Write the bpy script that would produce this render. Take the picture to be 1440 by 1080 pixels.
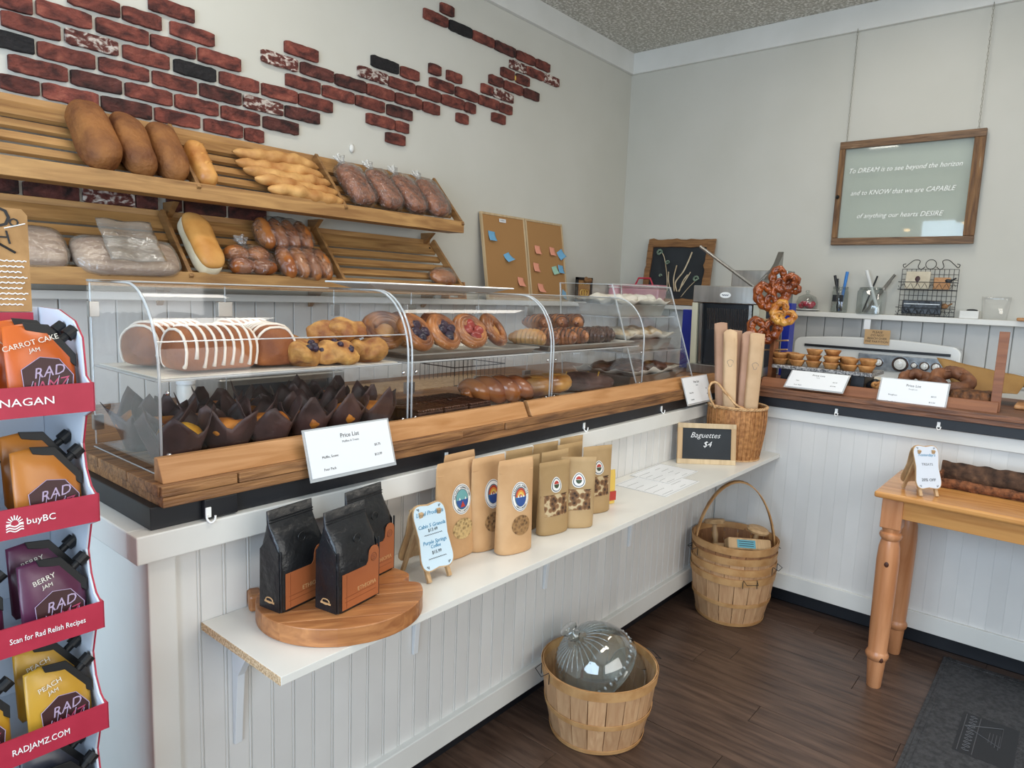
import bpy, bmesh, math, random
from mathutils import Vector, Matrix, Euler, noise as mn
rnd = random.Random(7)
PI = math.pi
S = bpy.context.scene
COL = S.collection
for o in list(bpy.data.objects): bpy.data.objects.remove(o)

# ---------------------------------------------------------------- camera, world, lights, exposure
yaw, pitch, roll, FPX = 0.6947283168270817, 0.13451500440757777, -0.03828701823191797, 967.770052185904
fw = Vector((math.cos(yaw)*math.cos(pitch), math.sin(yaw)*math.cos(pitch), -math.sin(pitch)))
rt = fw.cross(Vector((0, 0, 1))).normalized(); dn = fw.cross(rt)
r_ = math.cos(roll)*rt + math.sin(roll)*dn; d_ = -math.sin(roll)*rt + math.cos(roll)*dn
cd = bpy.data.cameras.new('camera'); cam = bpy.data.objects.new('camera', cd); COL.objects.link(cam)
mm = Matrix((r_, -d_, -fw)).transposed().to_4x4(); mm.translation = (0, 0, 1.5)
cam.matrix_world = mm
cd.sensor_width = 36; cd.lens = 36*FPX/1440; cd.clip_start = 0.02; cd.clip_end = 60
S.camera = cam
w = bpy.data.worlds.new('daylight'); S.world = w; w.use_nodes = True
w.node_tree.nodes['Background'].inputs[0].default_value = (0.75, 0.86, 1.0, 1)
w.node_tree.nodes['Background'].inputs[1].default_value = 1.0
S.view_settings.view_transform = 'Standard'; S.view_settings.look = 'None'
S.view_settings.exposure = -0.12; S.view_settings.gamma = 1; S.view_settings.use_curve_mapping = False
S.cycles.max_bounces = 8; S.cycles.transparent_max_bounces = 40; S.cycles.diffuse_bounces = 4
S.cycles.glossy_bounces = 4; S.cycles.transmission_bounces = 8
S.cycles.caustics_reflective = False; S.cycles.caustics_refractive = False
S.cycles.sample_clamp_indirect = 3.0; S.cycles.use_denoising = True
def area(name, loc, rot, sx, sy, power, col):
    l = bpy.data.lights.new(name, 'AREA'); l.shape = 'RECTANGLE'; l.size = sx; l.size_y = sy
    l.energy = power; l.color = col
    o = bpy.data.objects.new(name, l); COL.objects.link(o); o.location = loc; o.rotation_euler = rot; return o
# shop window daylight (wall behind and to the left of the camera), second window behind, ceiling fittings
area('shop_window_light', (-1.55, 0.4, 1.75), (0, -PI/2, 0), 1.9, 3.2, 150, (0.60, 0.79, 1.0))
area('street_window_light', (1.1, -2.35, 1.85), (PI/2, 0, 0), 3.6, 1.8, 72, (1.0, 0.97, 0.93))
area('ceiling_light', (1.6, 0.1, 3.33), (0, 0, 0), 1.2, 0.6, 30, (1.0, 0.93, 0.82))
area('ceiling_light', (3.6, 0.9, 3.33), (0, 0, 0), 1.2, 0.3, 14, (1.0, 0.93, 0.82))
area('ceiling_light', (1.2, 2.1, 3.33), (0, 0, 0), 1.2, 0.3, 14, (1.0, 0.93, 0.82))

# ---------------------------------------------------------------- materials
def lin(h):
    h = h.lstrip('#'); c = [int(h[i:i+2], 16)/255 for i in (0, 2, 4)]
    return tuple((x/12.92 if x <= .04045 else ((x+.055)/1.055)**2.4) for x in c) + (1,)
MATS = {}
def mat(name, c1, c2=None, sc=6, st=(1, 1, 1), det=4, rough=.5, bump=0, bsc=None, metal=0, coat=0, rv=0, ramp=(.35, .65), kind='noise', dist=0, spec=.5, c3=None, emis=0, sss=0):
    if name in MATS: return MATS[name]
    m = bpy.data.materials.new(name); m.use_nodes = True; MATS[name] = m
    nt = m.node_tree; N = nt.nodes; L = nt.links; b = N['Principled BSDF']
    b.inputs['Roughness'].default_value = rough; b.inputs['Metallic'].default_value = metal
    b.inputs['Coat Weight'].default_value = coat; b.inputs['Coat Roughness'].default_value = .15
    b.inputs['Specular IOR Level'].default_value = spec
    b.inputs['Base Color'].default_value = lin(c1)
    m.diffuse_color = lin(c1)
    if emis: b.inputs['Emission Color'].default_value = lin(c1); b.inputs['Emission Strength'].default_value = emis
    tc = N.new('ShaderNodeTexCoord'); mp = N.new('ShaderNodeMapping'); L.new(tc.outputs['Object'], mp.inputs[0])
    mp.inputs['Scale'].default_value = st
    oi = N.new('ShaderNodeObjectInfo')
    if rv:
        mu = N.new('ShaderNodeMath'); mu.operation = 'MULTIPLY'; mu.inputs[1].default_value = 37.0
        L.new(oi.outputs['Random'], mu.inputs[0]); L.new(mu.outputs[0], mp.inputs['Location'])
    col = None
    if c2:
        if kind == 'voronoi':
            t = N.new('ShaderNodeTexVoronoi'); t.inputs['Scale'].default_value = sc; fo = t.outputs['Distance']
        elif kind == 'wave':
            t = N.new('ShaderNodeTexWave'); t.inputs['Scale'].default_value = sc; t.inputs['Distortion'].default_value = dist or 3
            t.inputs['Detail'].default_value = det; fo = t.outputs['Fac']
        else:
            t = N.new('ShaderNodeTexNoise'); t.inputs['Scale'].default_value = sc; t.inputs['Detail'].default_value = det
            t.inputs['Distortion'].default_value = dist; fo = t.outputs['Fac']
        L.new(mp.outputs[0], t.inputs['Vector'])
        cr = N.new('ShaderNodeValToRGB'); L.new(fo, cr.inputs[0])
        cr.color_ramp.elements[0].position = ramp[0]; cr.color_ramp.elements[0].color = lin(c1)
        cr.color_ramp.elements[1].position = ramp[1]; cr.color_ramp.elements[1].color = lin(c2)
        if c3:
            e = cr.color_ramp.elements.new(min(.98, ramp[1]+.12)); e.color = lin(c3)
        col = cr.outputs[0]
    if rv:
        hs = N.new('ShaderNodeHueSaturation')
        mr = N.new('ShaderNodeMapRange'); mr.inputs['To Min'].default_value = 1-rv; mr.inputs['To Max'].default_value = 1+rv
        L.new(oi.outputs['Random'], mr.inputs[0]); L.new(mr.outputs[0], hs.inputs['Value'])
        if col: L.new(col, hs.inputs['Color'])
        else: hs.inputs['Color'].default_value = lin(c1)
        col = hs.outputs[0]
    if col: L.new(col, b.inputs['Base Color'])
    if bump:
        t2 = N.new('ShaderNodeTexNoise'); t2.inputs['Scale'].default_value = bsc or sc; t2.inputs['Detail'].default_value = 5
        L.new(mp.outputs[0], t2.inputs['Vector'])
        bp = N.new('ShaderNodeBump'); bp.inputs['Strength'].default_value = bump; bp.inputs['Distance'].default_value = .01
        L.new(t2.outputs['Fac'], bp.inputs['Height']); L.new(bp.outputs[0], b.inputs['Normal'])
    return m
def clear(name, tint='#ffffff', fac=1.0, rough=.02, bump=0, bsc=8, haze=0.0, hazecol='#ffffff', ior=1.45):
    """thin clear sheet: mostly transparent with fresnel gloss, optional milky haze"""
    if name in MATS: return MATS[name]
    m = bpy.data.materials.new(name); m.use_nodes = True; MATS[name] = m
    nt = m.node_tree; N = nt.nodes; L = nt.links; N.remove(N['Principled BSDF']); out = N['Material Output']
    tr = N.new('ShaderNodeBsdfTransparent'); tr.inputs[0].default_value = lin(tint)
    gl = N.new('ShaderNodeBsdfGlossy'); gl.inputs['Roughness'].default_value = rough
    fr = N.new('ShaderNodeLayerWeight'); fr.inputs['Blend'].default_value = .5
    pw = N.new('ShaderNodeMath'); pw.operation = 'POWER'; pw.inputs[1].default_value = 4.5; L.new(fr.outputs['Facing'], pw.inputs[0])
    mu = N.new('ShaderNodeMath'); mu.operation = 'MULTIPLY_ADD'; mu.inputs[1].default_value = .85*fac; mu.inputs[2].default_value = .045*fac; mu.use_clamp = True
    L.new(pw.outputs[0], mu.inputs[0])
    mx = N.new('ShaderNodeMixShader'); L.new(mu.outputs[0], mx.inputs[0]); L.new(gl.outputs[0], mx.inputs[2])
    base = tr.outputs[0]
    if haze:
        df = N.new('ShaderNodeBsdfDiffuse'); df.inputs[0].default_value = lin(hazecol)
        m2 = N.new('ShaderNodeMixShader'); m2.inputs[0].default_value = haze; L.new(tr.outputs[0], m2.inputs[1]); L.new(df.outputs[0], m2.inputs[2]); base = m2.outputs[0]
    L.new(base, mx.inputs[1]); L.new(mx.outputs[0], out.inputs[0])
    if bump:
        tc = N.new('ShaderNodeTexCoord'); t = N.new('ShaderNodeTexNoise'); t.inputs['Scale'].default_value = bsc; t.inputs['Detail'].default_value = 3
        t.inputs['Distortion'].default_value = 1.5
        L.new(tc.outputs['Object'], t.inputs[0]); bp = N.new('ShaderNodeBump'); bp.inputs['Strength'].default_value = bump; bp.inputs['Distance'].default_value = .02
        L.new(t.outputs[0], bp.inputs['Height']); L.new(bp.outputs[0], gl.inputs['Normal']); L.new(bp.outputs[0], fr.inputs['Normal'])
    return m
M_wall = mat('wall_paint', '#c6c4ba', '#cccac1', sc=1.5, rough=.75, bump=.02, bsc=40)
M_ceil = mat('popcorn_ceiling', '#b4b0a5', '#f2efe8', sc=60, rough=.9, bump=1.0, bsc=60, ramp=(.46, .66))
M_white = mat('white_paint', '#d9d8d2', '#e2e1dc', sc=3, rough=.4)
M_bead = mat('white_beadboard', '#d6d4d0', '#dedcd8', sc=3, rough=.38, rv=.015)
M_greybead = mat('grey_beadboard', '#b9b9b8', '#c2c2c0', sc=3, rough=.5, rv=.02)
M_floor = mat('dark_floor', '#3a2b24', '#665043', sc=5, st=(9, 1, 1), det=9, rough=.36, bump=.10, bsc=9, rv=.13, ramp=(.28, .75), c3='#735b4c')
M_gap = mat('floor_gap', '#211815', rough=.8)
M_black = mat('black_paint', '#15161a', '#1f2126', sc=8, rough=.45, bump=.05)
M_kick = mat('black_kickboard', '#16181e', rough=.5)
def wood(name, a, b, axis=0, sc=3, rough=.5, rv=.06, c3=None, bump=.12, dist=1.2, str_=11):
    st = [str_, str_, str_]; st[axis] = 1
    return mat(name, a, b, sc=sc, st=tuple(st), det=7, rough=rough, bump=bump, bsc=sc*3, rv=rv, dist=dist, ramp=(.3, .7), c3=c3)
M_rackX = wood('rack_pine', '#8f653a', '#bb8f58', 0, rv=.1)
M_rackS = wood('rack_pine_side', '#7b5634', '#a57c4c', 1, rv=.1)
M_counterX = wood('reclaimed_plank', '#5c3a22', '#a6774a', 0, sc=4, rough=.55, rv=.14, bump=.4)
M_counterY = wood('reclaimed_plank_y', '#4a3024', '#87593c', 1, sc=4, rough=.5, rv=.14, bump=.4)
M_strip = wood('oak_strip', '#a5713f', '#c49262', 0, sc=3, rv=.05)
M_stripY = wood('oak_strip_y', '#7b4a2e', '#96603e', 1, sc=3, rv=.05)
M_pine = wood('orange_pine', '#b07248', '#cd9166', 2, sc=2, rough=.3, rv=.03, bump=.03)
M_pineY = wood('orange_pine_y', '#b87c44', '#d9a05e', 1, sc=2, rough=.22, rv=.05, bump=.03)
M_light = wood('light_wood', '#a5825a', '#c9a77c', 2, sc=3, rv=.05)
M_darkwood = wood('frame_wood', '#6a4628', '#9a7046', 0, sc=4, rv=.05, bump=.5)
M_oldX = wood('weathered_frame', '#5e4530', '#8d6c4e', 0, sc=5, rv=.05, bump=.6, c3='#a89a80')
M_oldZ = wood('weathered_frame_z', '#6a4a2c', '#96703f', 2, sc=5, rv=.05, bump=.6, c3='#a89a80')
M_board = wood('teak_board', '#8a5430', '#bd8250', 0, sc=3, rough=.38, rv=.18, bump=.08)
M_basket = wood('basket_wood', '#b88a62', '#d3aa80', 2, sc=4, rough=.6, rv=.1)
M_basketH = mat('basket_hoop', '#b5834f', '#d0a26d', sc=14, rough=.6, rv=.08, bump=.1)
M_basketD = wood('basket_wood_inner', '#8a5f40', '#a9784f', 2, sc=4, rough=.6, rv=.1)
M_wicker = mat('wicker', '#9a6436', '#c68d55', sc=60, rough=.6, bump=.3, bsc=80)
M_wickerL = mat('wicker_rim', '#b08458', '#d8b283', sc=50, rough=.6)
M_chip = mat('particle_board', '#a9855e', '#d9bd97', sc=220, rough=.8, ramp=(.4, .6))
M_melamine = mat('white_melamine', '#dcdad3', '#e3e1da', sc=2, rough=.3)
M_metalw = mat('white_metal', '#dfe2e4', rough=.35)
M_steel = mat('steel', '#b9b7b3', '#a8a6a2', sc=3, st=(1, 14, 1), rough=.28, metal=1, bump=.02)
M_alu = mat('aluminium', '#b2afa8', '#c9c6bf', sc=5, rough=.34, metal=.85)
M_chrome = mat('chrome', '#d8d8d8', rough=.12, metal=1)
M_wire = mat('black_wire', '#191919', rough=.5)
M_acry = clear('acrylic', '#ffffff', fac=1.0, rough=.03)
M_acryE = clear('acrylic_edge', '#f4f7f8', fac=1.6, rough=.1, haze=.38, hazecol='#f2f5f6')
M_glass = clear('glass', '#f3f7f6', fac=1.6, rough=.02)
M_glassE = clear('thick_glass', '#eff3f2', fac=2.2, rough=.03, haze=.02)
M_rib = clear('glass_rib', '#f2f5f5', fac=2.4, rough=.06, haze=.30, hazecol='#dfe6e8')
M_pane = clear('frame_glass', '#fafdfb', fac=1.0, rough=.03, haze=.12, hazecol='#dfe6e2')
M_bag = clear('plastic_bag', '#ffffff', fac=1.9, rough=.13, bump=1.0, bsc=30, haze=.03)
M_neck = clear('plastic_neck', '#ffffff', fac=3, rough=.13, bump=1.0, bsc=30, haze=.28, hazecol='#eef0f0')
M_bagw = clear('frosted_bag', '#f0f0ee', fac=1.4, rough=.15, bump=.7, bsc=18, haze=.17, hazecol='#e4ddd4')
M_paper = mat('white_paper', '#e6e8ea', rough=.6)
M_parch = mat('parchment', '#d6cfbf', '#e6e1d5', sc=10, rough=.6, bump=.5, bsc=30)
M_ink = mat('black_ink', '#1b1b1d', rough=.6)
M_inkg = mat('grey_ink', '#77797c', rough=.6)
M_inkb = mat('blue_ink', '#2a7fa6', rough=.6)
M_chalk = mat('chalk', '#e9e9e9', rough=.9)
M_whiteink = mat('white_lettering', '#f5f5f2', rough=.5)
M_slate = mat('chalkboard', '#1c2024', '#262b30', sc=5, rough=.7)
M_cork = mat('cork', '#a07748', '#b08352', sc=240, rough=.9, bump=.1, ramp=(.4, .6))
M_corkf = wood('cork_frame', '#b59b77', '#d0b892', 2, sc=3)
M_kraft = mat('kraft_paper', '#b98f62', '#c9a074', sc=9, rough=.6, bump=.35, bsc=14, rv=.03)
M_kraft2 = mat('kraft_paper_olive', '#a5865a', '#b4956a', sc=9, rough=.6, bump=.3, bsc=14, rv=.04)
M_sleeve = mat('baguette_paper', '#c3a17c', '#d6b690', sc=7, rough=.7, bump=.25, bsc=10, rv=.05)
M_sleeveD = mat('baguette_paper_dark', '#a98468', '#b8917a', sc=7, rough=.7, bump=.25, bsc=10, rv=.05)
M_foilblack = mat('black_foil_bag', '#17181a', '#232427', sc=10, rough=.33, bump=.7, bsc=20)
M_copper = mat('copper_label', '#94502c', '#aa643a', sc=4, rough=.5)
M_copperD = mat('copper_dark', '#6a3318', rough=.5)
M_tan = mat('tan_ink', '#c59a6a', rough=.5)
M_sun = [mat('sticker_'+k, v, rough=.45) for k, v in (('white', '#e9e7e1'), ('navy', '#26304a'), ('red', '#b43a2e'), ('orange', '#d88a3a'), ('yellow', '#e0bd5b'), ('blue', '#2f4f8c'), ('teal', '#6aa0a0'))]
M_granola = mat('granola', '#4b3018', '#9f774a', sc=90, rough=.8, bump=.8, bsc=90, kind='voronoi', ramp=(.05, .6))
M_oats = mat('oats', '#6e5733', '#c7a873', sc=90, rough=.8, bump=.8, bsc=90, kind='voronoi', ramp=(.05, .6))
M_trail = mat('trail_mix', '#2c1a12', '#8c6440', sc=60, rough=.7, bump=.8, bsc=60, kind='voronoi', ramp=(.1, .6), c3='#c6b089')
# breads
M_crust = mat('brown_crust', '#6a3c1c', '#95602f', sc=11, det=9, rough=.7, bump=.6, bsc=60, rv=.06)
M_crustg = mat('golden_crust', '#a5622a', '#dda45c', sc=8, det=6, rough=.4, bump=.3, bsc=30)
M_bagu = mat('baguette_crust', '#a9713a', '#d3a262', sc=12, det=8, rough=.6, bump=.4, bsc=40, rv=.05)
M_white_loaf = mat('white_loaf_top', '#b87a35', '#e3ab62', sc=6, rough=.5, bump=.2)
M_white_side = mat('white_loaf_side', '#dcc9a4', '#efe2c6', sc=8, rough=.7, bump=.3, bsc=40)
M_bun = mat('shiny_bun', '#7d3f1a', '#b4703a', sc=7, rough=.25, coat=.4, bump=.1, rv=.08)
M_ricecrust = mat('pale_wrapped_bread', '#96725a', '#c4a68c', sc=9, st=(1, 6, 6), rough=.5, bump=.3)
M_cake = mat('iced_loaf_cake', '#7a3f1b', '#a8632e', sc=10, det=6, rough=.6, bump=.4, bsc=50)
M_icing = mat('icing', '#efe2d2', rough=.35)
M_scone = mat('scone', '#8a4f20', '#cf9a50', sc=22, det=9, rough=.6, bump=1.0, bsc=34, rv=.05, c3='#f0d593')
M_berry = mat('berry', '#1d1a2b', '#3a2038', sc=20, rough=.3)
M_cherry = mat('red_fruit', '#7a2520', '#a5443a', sc=20, rough=.25)
M_pastry = mat('danish_pastry', '#5a270f', '#ad6c34', sc=18, det=8, rough=.35, coat=.3, bump=.6, bsc=30, rv=.06)
M_sugar = mat('sugar_grain', '#b98a64', '#d9c1a3', sc=120, rough=.5)
M_pastryg = mat('golden_pastry', '#b0702e', '#e3ad60', sc=14, rough=.35, coat=.3, bump=.4)
M_custard = mat('custard', '#c99a3c', '#e3bd62', sc=20, rough=.3)
M_choc = mat('chocolate_icing', '#341d15', '#5a3a2b', sc=30, rough=.3, bump=.4)
M_chocd = mat('brownie', '#2c1912', '#472b20', sc=40, rough=.7, bump=.5)
M_liner = mat('brown_liner', '#33211f', '#553c38', sc=14, rough=.5, bump=.3, bsc=30, rv=.15)
M_muffin = mat('muffin_top', '#8a4618', '#d98a2c', sc=22, rough=.6, bump=.7, bsc=40, rv=.15)
M_muffy = mat('muffin_lemon', '#d0861c', '#f0c040', sc=22, rough=.5, bump=.5)
M_tart = mat('tart_shell', '#96602f', '#c68f55', sc=24, rough=.6, bump=.6, bsc=40, rv=.08)
M_bundt = mat('bundt', '#4f2a18', '#8b5a3a', sc=14, rough=.55, bump=.8, bsc=26)
M_pretz = mat('pretzel', '#5a220c', '#a8541f', sc=14, rough=.3, coat=.5, bump=.4, rv=.1)
M_bark = mat('bark', '#2a1c14', '#5e4230', sc=24, rough=.9, bump=1, bsc=26, c3='#7d5a3f')
M_barkr = mat('bark_red', '#4a2a18', '#8a5432', sc=50, st=(1, 1, 1), rough=.9, bump=1, bsc=60)
M_brick = [mat('brick_%s' % n, a, b, sc=(14 if n != 'white_speckled' else 32), st=(1, 1, 1.6), det=9, rough=.85, bump=.9, bsc=55, rv=.16, c3=c3, ramp=((.34, .60) if n != 'white_speckled' else (.30, .50)), dist=.6) for n, a, b, c3 in (('red', '#3d1d1a', '#7c3f34', '#925343'), ('dark', '#231312', '#5a2f29', '#6e4038'), ('white_speckled', '#3a1c19', '#66342c', '#cfc4ba'), ('black', '#111012', '#1d1a1c', '#2b2729'))]
M_red = mat('red_card', '#a8263c', '#b22d43', sc=20, rough=.5)
M_cardin = mat('cardboard_white', '#cdd3dc', rough=.6)
M_cardk = mat('cardboard_kraft', '#9f7748', '#b48a58', sc=30, rough=.7)
M_pouch = {k: mat('pouch_'+k, a, b, sc=5, rough=.3, bump=.25, bsc=9) for k, a, b in (('orange', '#b4501a', '#cc6526'), ('amber', '#a86422', '#bb7730'), ('plum', '#4a2038', '#5e2c48'), ('yellow', '#b3862a', '#c99b36'), ('slate', '#3a3a42', '#50505c'))}
M_pblack = mat('spout_black', '#0c0c0e', rough=.55)
M_pink = mat('pink_ink', '#b8496a', rough=.5)
M_lilac = mat('lilac_ink', '#b19cb6', rough=.5)
M_maroon = mat('maroon_ink', '#3a1a1c', rough=.5)
M_enamel = mat('white_enamel', '#dfe0de', rough=.15, coat=.6)
M_mat = mat('rubber_mat', '#303134', '#48494c', sc=60, rough=.75, bump=.6, bsc=150)
M_granite = mat('granite', '#4c4c4e', '#b5b2b0', sc=150, rough=.3, ramp=(.4, .6))
M_pinkp = mat('pink_plastic', '#d79aa8', rough=.3)
M_redp = mat('red_plastic', '#c4324a', rough=.3)
M_bluep = mat('blue_plastic', '#1b2c9a', rough=.4)
M_note = {k: mat('note_'+k, v, rough=.7) for k, v in (('blue', '#6fa9cf'), ('peach', '#e59a80'), ('green', '#9cc4ae'))}
M_rope = mat('chain_metal', '#a8a69c', rough=.4, metal=.7)

# ---------------------------------------------------------------- mesh helpers
class G:
    def __init__(s): s.b = bmesh.new()
    def box(s, a, c, M=None):
        vs = [s.b.verts.new((x, y, z)) for x in (a[0], c[0]) for y in (a[1], c[1]) for z in (a[2], c[2])]
        if M is not None:
            for v in vs: v.co = M @ v.co
        for f in ((0, 1, 3, 2), (4, 6, 7, 5), (0, 4, 5, 1), (2, 3, 7, 6), (0, 2, 6, 4), (1, 5, 7, 3)): s.b.faces.new([vs[i] for i in f])
        return s
    def cbox(s, c, d, rz=0, rx=0, ry=0):
        M = Matrix.Translation(c) @ Euler((rx, ry, rz)).to_matrix().to_4x4()
        return s.box((-d[0]/2, -d[1]/2, -d[2]/2), (d[0]/2, d[1]/2, d[2]/2), M)
    def tube(s, pts, r, n=8, closed=False, cap=True, flat=1.0):
        pts = [Vector(p) for p in pts]; k = len(pts); rings = []; up = Vector((0, 0, 1)); prev = None
        for i, p in enumerate(pts):
            if closed: t = pts[(i+1) % k] - pts[i-1]
            else: t = pts[min(i+1, k-1)] - pts[max(i-1, 0)]
            t.normalize()
            a = t.cross(prev if prev is not None else (up if abs(t.z) < .9 else Vector((1, 0, 0))))
            if prev is not None: a = (t.cross(prev)).cross(t) if False else a
            a.normalize(); b_ = a.cross(t).normalized()
            prev = b_ if prev is None else b_
            rr = r[i] if isinstance(r, (list, tuple)) else r
            rings.append([s.b.verts.new(p + a*math.cos(2*PI*j/n)*rr + b_*math.sin(2*PI*j/n)*rr*flat) for j in range(n)])
        for i in range(k if closed else k-1):
            A, B_ = rings[i], rings[(i+1) % k]
            for j in range(n): s.b.faces.new((A[j], A[(j+1) % n], B_[(j+1) % n], B_[j]))
        if cap and not closed: s.b.faces.new(rings[0][::-1]); s.b.faces.new(rings[-1])
        return s
    def lathe(s, prof, n=24, M=None, a0=0, a1=2*PI, wob=None):
        full = abs(a1-a0-2*PI) < 1e-6; m = n if full else n+1; R = []
        for (r, z) in prof:
            ring = []
            for j in range(m):
                t = a0+(a1-a0)*j/n; q = r*(wob(t, z) if wob else 1)
                v = Vector((q*math.cos(t), q*math.sin(t), z)); ring.append(s.b.verts.new(M @ v if M is not None else v))
            R.append(ring)
        for i in range(len(prof)-1):
            for j in range(n):
                k = (j+1) % m
                s.b.faces.new((R[i][j], R[i][k], R[i+1][k], R[i+1][j]))
        if full:
            if prof[0][0] > 1e-5: s.b.faces.new(R[0][::-1])
            if prof[-1][0] > 1e-5: s.b.faces.new(R[-1])
        return s
    def prism(s, poly, d0, d1, ax='z', M=None):
        def P(u, v, d): return {'z': Vector((u, v, d)), 'y': Vector((u, d, v)), 'x': Vector((d, u, v))}[ax]
        A = [s.b.verts.new(P(u, v, d0)) for u, v in poly]; B_ = [s.b.verts.new(P(u, v, d1)) for u, v in poly]
        if M is not None:
            for v in A+B_: v.co = M @ v.co
        k = len(poly)
        s.b.faces.new(A[::-1]); s.b.faces.new(B_)
        for i in range(k): s.b.faces.new((A[i], A[(i+1) % k], B_[(i+1) % k], B_[i]))
        return s
    def blob(s, c, d, sub=3, amp=.0, fr=8, seed=0, M=None, fn=None):
        r = bmesh.ops.create_icosphere(s.b, subdivisions=sub, radius=1)
        for v in r['verts']:
            p = v.co.copy()
            if fn: p = fn(p)
            q = Vector((p.x*d[0], p.y*d[1], p.z*d[2]))
            if amp: q += v.co.normalized()*amp*mn.noise(q*fr + Vector((seed*3.1, seed*1.7, seed)))*2
            q = (M @ q if M is not None else q) + Vector(c); v.co = q
        return s
    def grid(s, f, nu, nv, wrapu=False):
        V = [[s.b.verts.new(f(i/nu, j/nv)) for i in range(nu if wrapu else nu+1)] for j in range(nv+1)]
        for j in range(nv):
            for i in range(nu):
                k = (i+1) % nu if wrapu else i+1
                s.b.faces.new((V[j][i], V[j][k], V[j+1][k], V[j+1][i]))
        return s
    def obj(s, name, m, parent=None, smooth=False, bev=0, solid=0, loc=None, rot=None, fix=True):
        if fix: bmesh.ops.recalc_face_normals(s.b, faces=s.b.faces)
        me = bpy.data.meshes.new(name); s.b.to_mesh(me); s.b.free()
        me.materials.append(m)
        o = bpy.data.objects.new(name, me); COL.objects.link(o)
        if parent: o.parent = parent
        if loc: o.location = loc
        if rot: o.rotation_euler = rot
        if smooth:
            me.polygons.foreach_set('use_smooth', [True]*len(me.polygons))
            if smooth == 'auto':
                me.set_sharp_from_angle(angle=.6)
        if solid:
            q = o.modifiers.new('t', 'SOLIDIFY'); q.thickness = solid; q.offset = 0
        if bev:
            q = o.modifiers.new('b', 'BEVEL'); q.width = bev; q.segments = 2; q.limit_method = 'ANGLE'
        return o
def tag(o, label, cat, group=None, kind=None):
    o['label'] = label; o['category'] = cat
    if group: o['group'] = group
    if kind: o['kind'] = kind
    return o
def thing(name, label, cat, loc=(0, 0, 0), rz=0, group=None, rot=None):
    o = bpy.data.objects.new(name, None); COL.objects.link(o); o.empty_display_size = .05
    o.location = loc; o.rotation_euler = rot if rot else (0, 0, rz)
    return tag(o, label, cat, group)
def struct(o): o['kind'] = 'structure'; return o
def dup(root, loc, rz=None, label=None, group=None, rot=None):
    r = root.copy(); COL.objects.link(r); r.location = loc
    if rot is not None: r.rotation_euler = rot
    elif rz is not None: r.rotation_euler = (0, 0, rz)
    if label: r['label'] = label
    if group: r['group'] = group
    for ch in list(root.children):
        c = ch.copy(); COL.objects.link(c); c.parent = r
        for g in list(ch.children):
            d = g.copy(); COL.objects.link(d); d.parent = c
    return r
def text(name, body, size, m, parent=None, loc=(0, 0, 0), rot=(PI/2, 0, 0), shear=0, align='CENTER', ext=.0002, sx=1, off=0, fit=0):
    cu = bpy.data.curves.new(name, 'FONT'); cu.body = body; cu.size = size; cu.align_x = align; cu.align_y = 'CENTER'
    cu.shear = shear; cu.extrude = ext; cu.resolution_u = 2; cu.offset = off
    t = bpy.data.objects.new('tmp', cu); COL.objects.link(t)
    dg = bpy.context.evaluated_depsgraph_get(); me = bpy.data.meshes.new_from_object(t.evaluated_get(dg))
    bpy.data.objects.remove(t); bpy.data.curves.remove(cu); me.name = name
    me.materials.clear(); me.materials.append(m)
    o = bpy.data.objects.new(name, me); COL.objects.link(o)
    if parent: o.parent = parent
    o.location = loc; o.rotation_euler = rot; o.scale = (sx, 1, 1)
    if fit:
        xs = [v.co.x for v in me.vertices]; o.scale = (fit/max(1e-4, max(xs)-min(xs)), 1, 1)
    return o
def spline(p, n=6, closed=False):
    p = [Vector(q) for q in p]; out = []; k = len(p)
    for i in range(k if closed else k-1):
        a = p[(i-1) % k] if closed or i > 0 else p[0]*2-p[1]; b_ = p[i]; c = p[(i+1) % k]
        d = p[(i+2) % k] if closed or i+2 < k else p[-1]*2-p[-2]
        for j in range(n):
            t = j/n
            out.append(.5*((2*b_)+(c-a)*t+(2*a-5*b_+4*c-d)*t*t+(3*b_-a-3*c+d)*t**3))
    if not closed: out.append(p[-1])
    return out
# ================================================================ ROOM
XW, YW, ZC = 4.93, 3.0, 3.37
floor = struct(G().box((-1.6, -2.4, -.05), (XW, YW, -.006)).obj('floor', M_gap))
k = 0
pm = {}
for i in range(21):
    x0 = .86+i*.123; y = -1.25-rnd.random()*1.1
    while y < 1.47:
        L_ = 1.25; y1 = min(y+L_, 1.47)
        if y1 > -1.2:
            ya = max(y, -1.3); key = round(y1-ya, 2)
            if key not in pm:
                o = G().box((0, 0, -.012), (.1215, key-.002, 0)).obj('floor_plank', M_floor, floor, bev=.0012)
                pm[key] = o.data
            else:
                o = bpy.data.objects.new('floor_plank', pm[key]); COL.objects.link(o); o.parent = floor
            o.location = (x0, ya, 0)
        y = y1 if y1 < 1.47 else 9
wl = struct(G().box((-1.6, YW, 0), (XW+.1, YW+.1, ZC+.05)).obj('wall_left', M_wall))
wb = struct(G().box((XW, -2.4, 0), (XW+.1, YW, ZC+.05)).obj('wall_back', M_wall))
struct(G().box((-1.7, -2.4, 0), (-1.6, YW+.1, ZC)).obj('wall_entry', M_wall))
struct(G().box((-1.7, -2.5, 0), (XW+.1, -2.4, ZC)).obj('wall_street', M_wall))
struct(G().box((-1.7, -2.5, ZC), (XW+.1, YW+.1, ZC+.06)).obj('ceiling', M_ceil))
struct(G().box((-1.6, YW-.03, 3.213), (XW-.03, YW, ZC)).obj('trim_1', M_white, bev=.003))
struct(G().box((XW-.03, -2.4, 3.213), (XW, YW, ZC)).obj('trim_2', M_white, bev=.003))
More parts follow.
